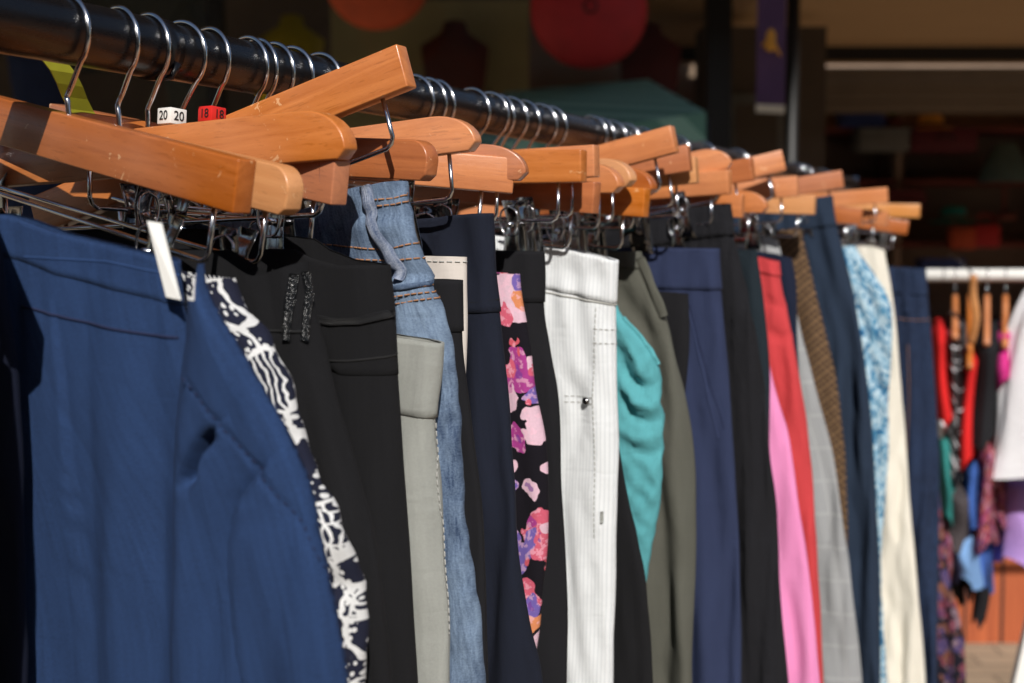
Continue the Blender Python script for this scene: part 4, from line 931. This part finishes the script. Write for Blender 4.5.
# ------------------------------------------------------------------ second rack
D2 = 3.5
q = PX(980, 275, D2); z2 = q.z
r2 = place('clothes_rack', 'second clothes rack with a white rail in the background at right', 'clothes rack', loc=(1.02, D2, 0))
mb = MB(); mb.tube([(-.12, 0, z2), (1.15, 0, z2)], .0155, 16); mb.build('rail', M['white_p'], r2, True)
for x_ in (-.12, 1.15):
    mb = MB(); mb.tube([(x_, 0, .05), (x_, 0, z2+.01)], .0135, 12); mb.build('upright_post', M['white_p'] if x_ > 0 else M['black'], r2, True)
    mb = MB(); mb.tube([(x_, -.28, .04), (x_, .28, .04)], .014, 12); mb.build('foot', M['black'], r2, True)
def sack(px, wpx, y0, y1, mat, label, cat, name, dep=.36, sh=.07, dz=0, seed=1, wood_top=None, drift=0, flare=None):
    """a garment seen edge on: a long flattened body with sloping shoulders, drop folds and a hollow hem"""
    c = PX(px, (y0+y1)/2, D2-.12); w_ = (wpx*1.3 if wpx < 60 else wpx)/1400*(D2-.12)/2; zt = PX(px, y0, D2-.12).z; zb = PX(px, y1, D2-.12).z
    rz_ = -math.degrees(math.atan(c.x/D2)); c.x *= D2/(D2-.12); g = place(name, label, cat, 'garments on the white rail', loc=(c.x, D2, zt), rz=rz_); NR, NC = 26, 40; V = []; F = []
    for i in range(NR):
        t = i/(NR-1); z = -(zt-zb)*t
        dd = dep/2*(.35+.65*min(1, t/.18)**.7)*(1+.05*math.sin(7*t+seed)); ww = w_*((.45+.55*min(1, t/.12)) if flare is None else flare+(1-flare)*t**.8)*(1+.10*math.sin(5*t+seed*2))
        for j in range(NC):
            a_ = 2*math.pi*j/NC; f_ = 1+(.22*t)*math.sin(5*a_+seed)+.12*math.sin(9*a_+seed*3+2*t)
            V.append((ww*math.cos(a_)*f_+drift*t*.1+.006*math.sin(4*t+seed), dd*math.sin(a_), z+dz-.02*t*math.sin(3*a_+seed)))
    for i in range(NR-1):
        for j in range(NC):
            k = (j+1) % NC; F.append((i*NC+j, i*NC+k, (i+1)*NC+k, (i+1)*NC+j))
    F.append(tuple(range(NC)))
    uv = [((i % NC)/NC*.8, (i//NC)/NR*.7) for i in range(len(V))]
    mesh('cloth_body', V, F, mat, g, True, uv)
    if wood_top is not None:
        h_ = place('wooden_hanger', wood_top, 'hanger', 'wooden hangers on the white rail', loc=(c.x, D2, z2), rz=rz_)
        hh = z2-zt-.0; P = [(0, -.19, -hh-.05), (0, -.13, -hh-.005), (0, -.04, -.065), (0, 0, -.055), (0, .04, -.065), (0, .13, -hh-.005), (0, .19, -hh-.05)]
        mb = MB(); mb.tube(catmull(P, 5), [.008]*31, 10); mb.build('arms', M['wood_mid'], h_, True)
        P = [(0, 0, -.058), (0, 0, -.03)]+[(0, .020*math.cos(R(a_)), .020*math.sin(R(a_))-.003) for a_ in range(-60, 200, 20)]
        mb = MB(); mb.tube(catmull(P, 3), .0016, 6); mb.build('hook', M['chrome'], h_, True)
    return g
n = NT('black cloth with white marks'); nn = n.math('GREATER_THAN', n.noise(n.uv((6, 60, 1)), 1, 2), .60)
n.base(n.mix(nn, lin((18, 18, 20)), lin((200, 200, 205)))); M['marks'] = n.m
F_lblue = T('light blue denim cloth', (120, 160, 210), wrink=.3); F_mblue = T('mid blue cloth', (60, 96, 170)); F_lilac = T('lilac cloth', (186, 150, 220), wrink=.2, streak=.03)
F_mag = T('magenta cloth', (200, 50, 130)); F_rred = T('bright red cloth', (214, 34, 34)); F_wshirt = T('white shirt cloth', (244, 244, 248), wrink=.3, streak=.02); F_dgrey = T('dark grey cloth', (70, 64, 66)); F_rose = T('dark red floral cloth', (130, 30, 50), pattern=lambda n, c: n.mix(.6, pat_floral(n, c), lin((110, 22, 40))))
F_tealr = T('dull teal cloth', (50, 130, 126))
sack(936, 14, 322, 424, F_rred, 'red top hanging first on the white rail beside the indigo jeans', 'top', 'top', seed=2, drift=.3)
sack(944, 11, 412, 434, F_wshirt, 'small white garment hanging under the first red top', 'top', 'top', seed=3)
sack(947, 15, 428, 520, F_tealr, 'dull teal garment low below the first red top', 'skirt', 'skirt', seed=4)
sack(953, 16, 316, 474, M['marks'], 'black trousers with a line of white marks down the leg', 'trousers', 'trousers', seed=5, wood_top='leftmost wooden hanger on the white rail')
sack(958, 26, 484, 541, F_dgrey, 'dark grey bag-like garment under the black pair with white marks', 'skirt', 'skirt', seed=6)
sack(944, 12, 520, 640, F_rose, 'red floral garment low at the left of the second rack', 'skirt', 'skirt', seed=7)
sack(968, 17, 345, 462, F_rred, 'second red top hanging between two black garments', 'top', 'top', seed=8, wood_top='wooden hanger above the second red top')
sack(972, 13, 460, 532, F_mblue, 'mid blue garment hanging below the second red top', 'skirt', 'skirt', seed=9)
sack(964, 24, 528, 582, F_lblue, 'light blue denim shorts hanging low on the second rack', 'shorts', 'shorts', seed=10)
sack(966, 8, 570, 604, F_black2, 'short black strap hanging below the light blue shorts', 'strap', 'strap', dep=.06, seed=11)
sack(980, 10, 560, 631, F_black2, 'long black sash hanging lowest on the second rack', 'sash', 'sash', dep=.08, seed=12)
sack(985, 24, 322, 440, F_black2, 'black top between the second red top and the magenta one', 'top', 'top', seed=13, wood_top='wooden hanger above the black top on the white rail')
sack(985, 19, 440, 545, F_rose, 'dark red floral blouse below the black top', 'blouse', 'blouse', seed=14)
sack(1004, 22, 325, 385, F_mag, 'magenta top tucked behind the white shirt', 'top', 'top', seed=15, wood_top='rightmost wooden hanger in view on the white rail')
for (px, w0, y0, y1, m_, lb, ct) in ((949, 14, 325, 440, F_rose, 'dark red floral top tight behind the first red one', 'top'), (961, 12, 322, 470, F_dgrey, 'grey top between the black pair with marks and the second red top', 'top'),
        (976, 14, 330, 480, F_rose, 'red floral top between the second red top and the black one', 'top'), (996, 16, 322, 470, F_black2, 'black top half hidden by the white shirt', 'top'), (997, 18, 440, 520, F_rose, 'floral skirt showing under the hem of the white shirt', 'skirt'), (952, 16, 540, 600, F_black2, 'small black garment low beside the light blue shorts', 'skirt'), (983, 14, 530, 590, F_mblue, 'bright blue garment low on the second rack', 'skirt')):
    D2 = 3.62; sack(px, w0, y0, y1, m_, lb, ct, ct, seed=int(px))
D2 = 3.5
D2_ = D2; D2 = 3.32
gw = sack(1064, 150, 286, 482, F_wshirt, 'large white shirt hanging at the right edge of the photo', 'shirt', 'shirt', dep=.12, seed=16, flare=.42)
D2 = 3.6
sack(1022, 50, 470, 566, F_lilac, 'lilac skirt hanging below the white shirt', 'skirt', 'skirt', dep=.30, seed=17)
D2 = D2_
# pale stick of wood seen as an upright sliver hanger
q = PX(976, 318, 3.3); h_ = place('wooden_hanger', 'pale wooden hanger hanging crooked in front of the red and black tops', 'hanger', 'wooden hangers on the white rail', loc=(q.x, 3.3, q.z))
mb = MB(); mb.tube(catmull([(-.018, -.03, .10), (-.012, -.01, .06), (0, 0, 0), (.0, .03, -.06)], 5), .009, 10); mb.build('arms', M['wood_light'], h_, True)
mb = MB(); mb.tube(catmull([(-.018, -.03, .10), (-.018, .08, .135), (-.012, .18, .15)], 4), .0018, 6); mb.build('hook', M['chrome'], h_, True)
# slanting white board at bottom right
q = PX(1024, 668, 2.6); wb = place('folding_board', 'white slanting board edge at the bottom right corner', 'board', loc=(q.x+.02, 2.6, 0), rz=0)
V = [(-.055, 0, q.z-.12), (.0, 0, q.z+.16), (.16, 0, q.z+.16), (.16, 0, q.z-.12), (-.18, 0, 0), (.16, 0, 0)]; nV = 6; V += [(v[0], .02, v[2]) for v in V]
mesh('panel', V, [(0, 3, 2, 1), (4, 5, 3, 0), (6, 7, 8, 9), (10, 6, 9, 11), (0, 1, 7, 6), (1, 2, 8, 7), (2, 3, 9, 8), (3, 5, 11, 9), (4, 0, 6, 10), (5, 4, 10, 11)], M['white_p'], wb, False)
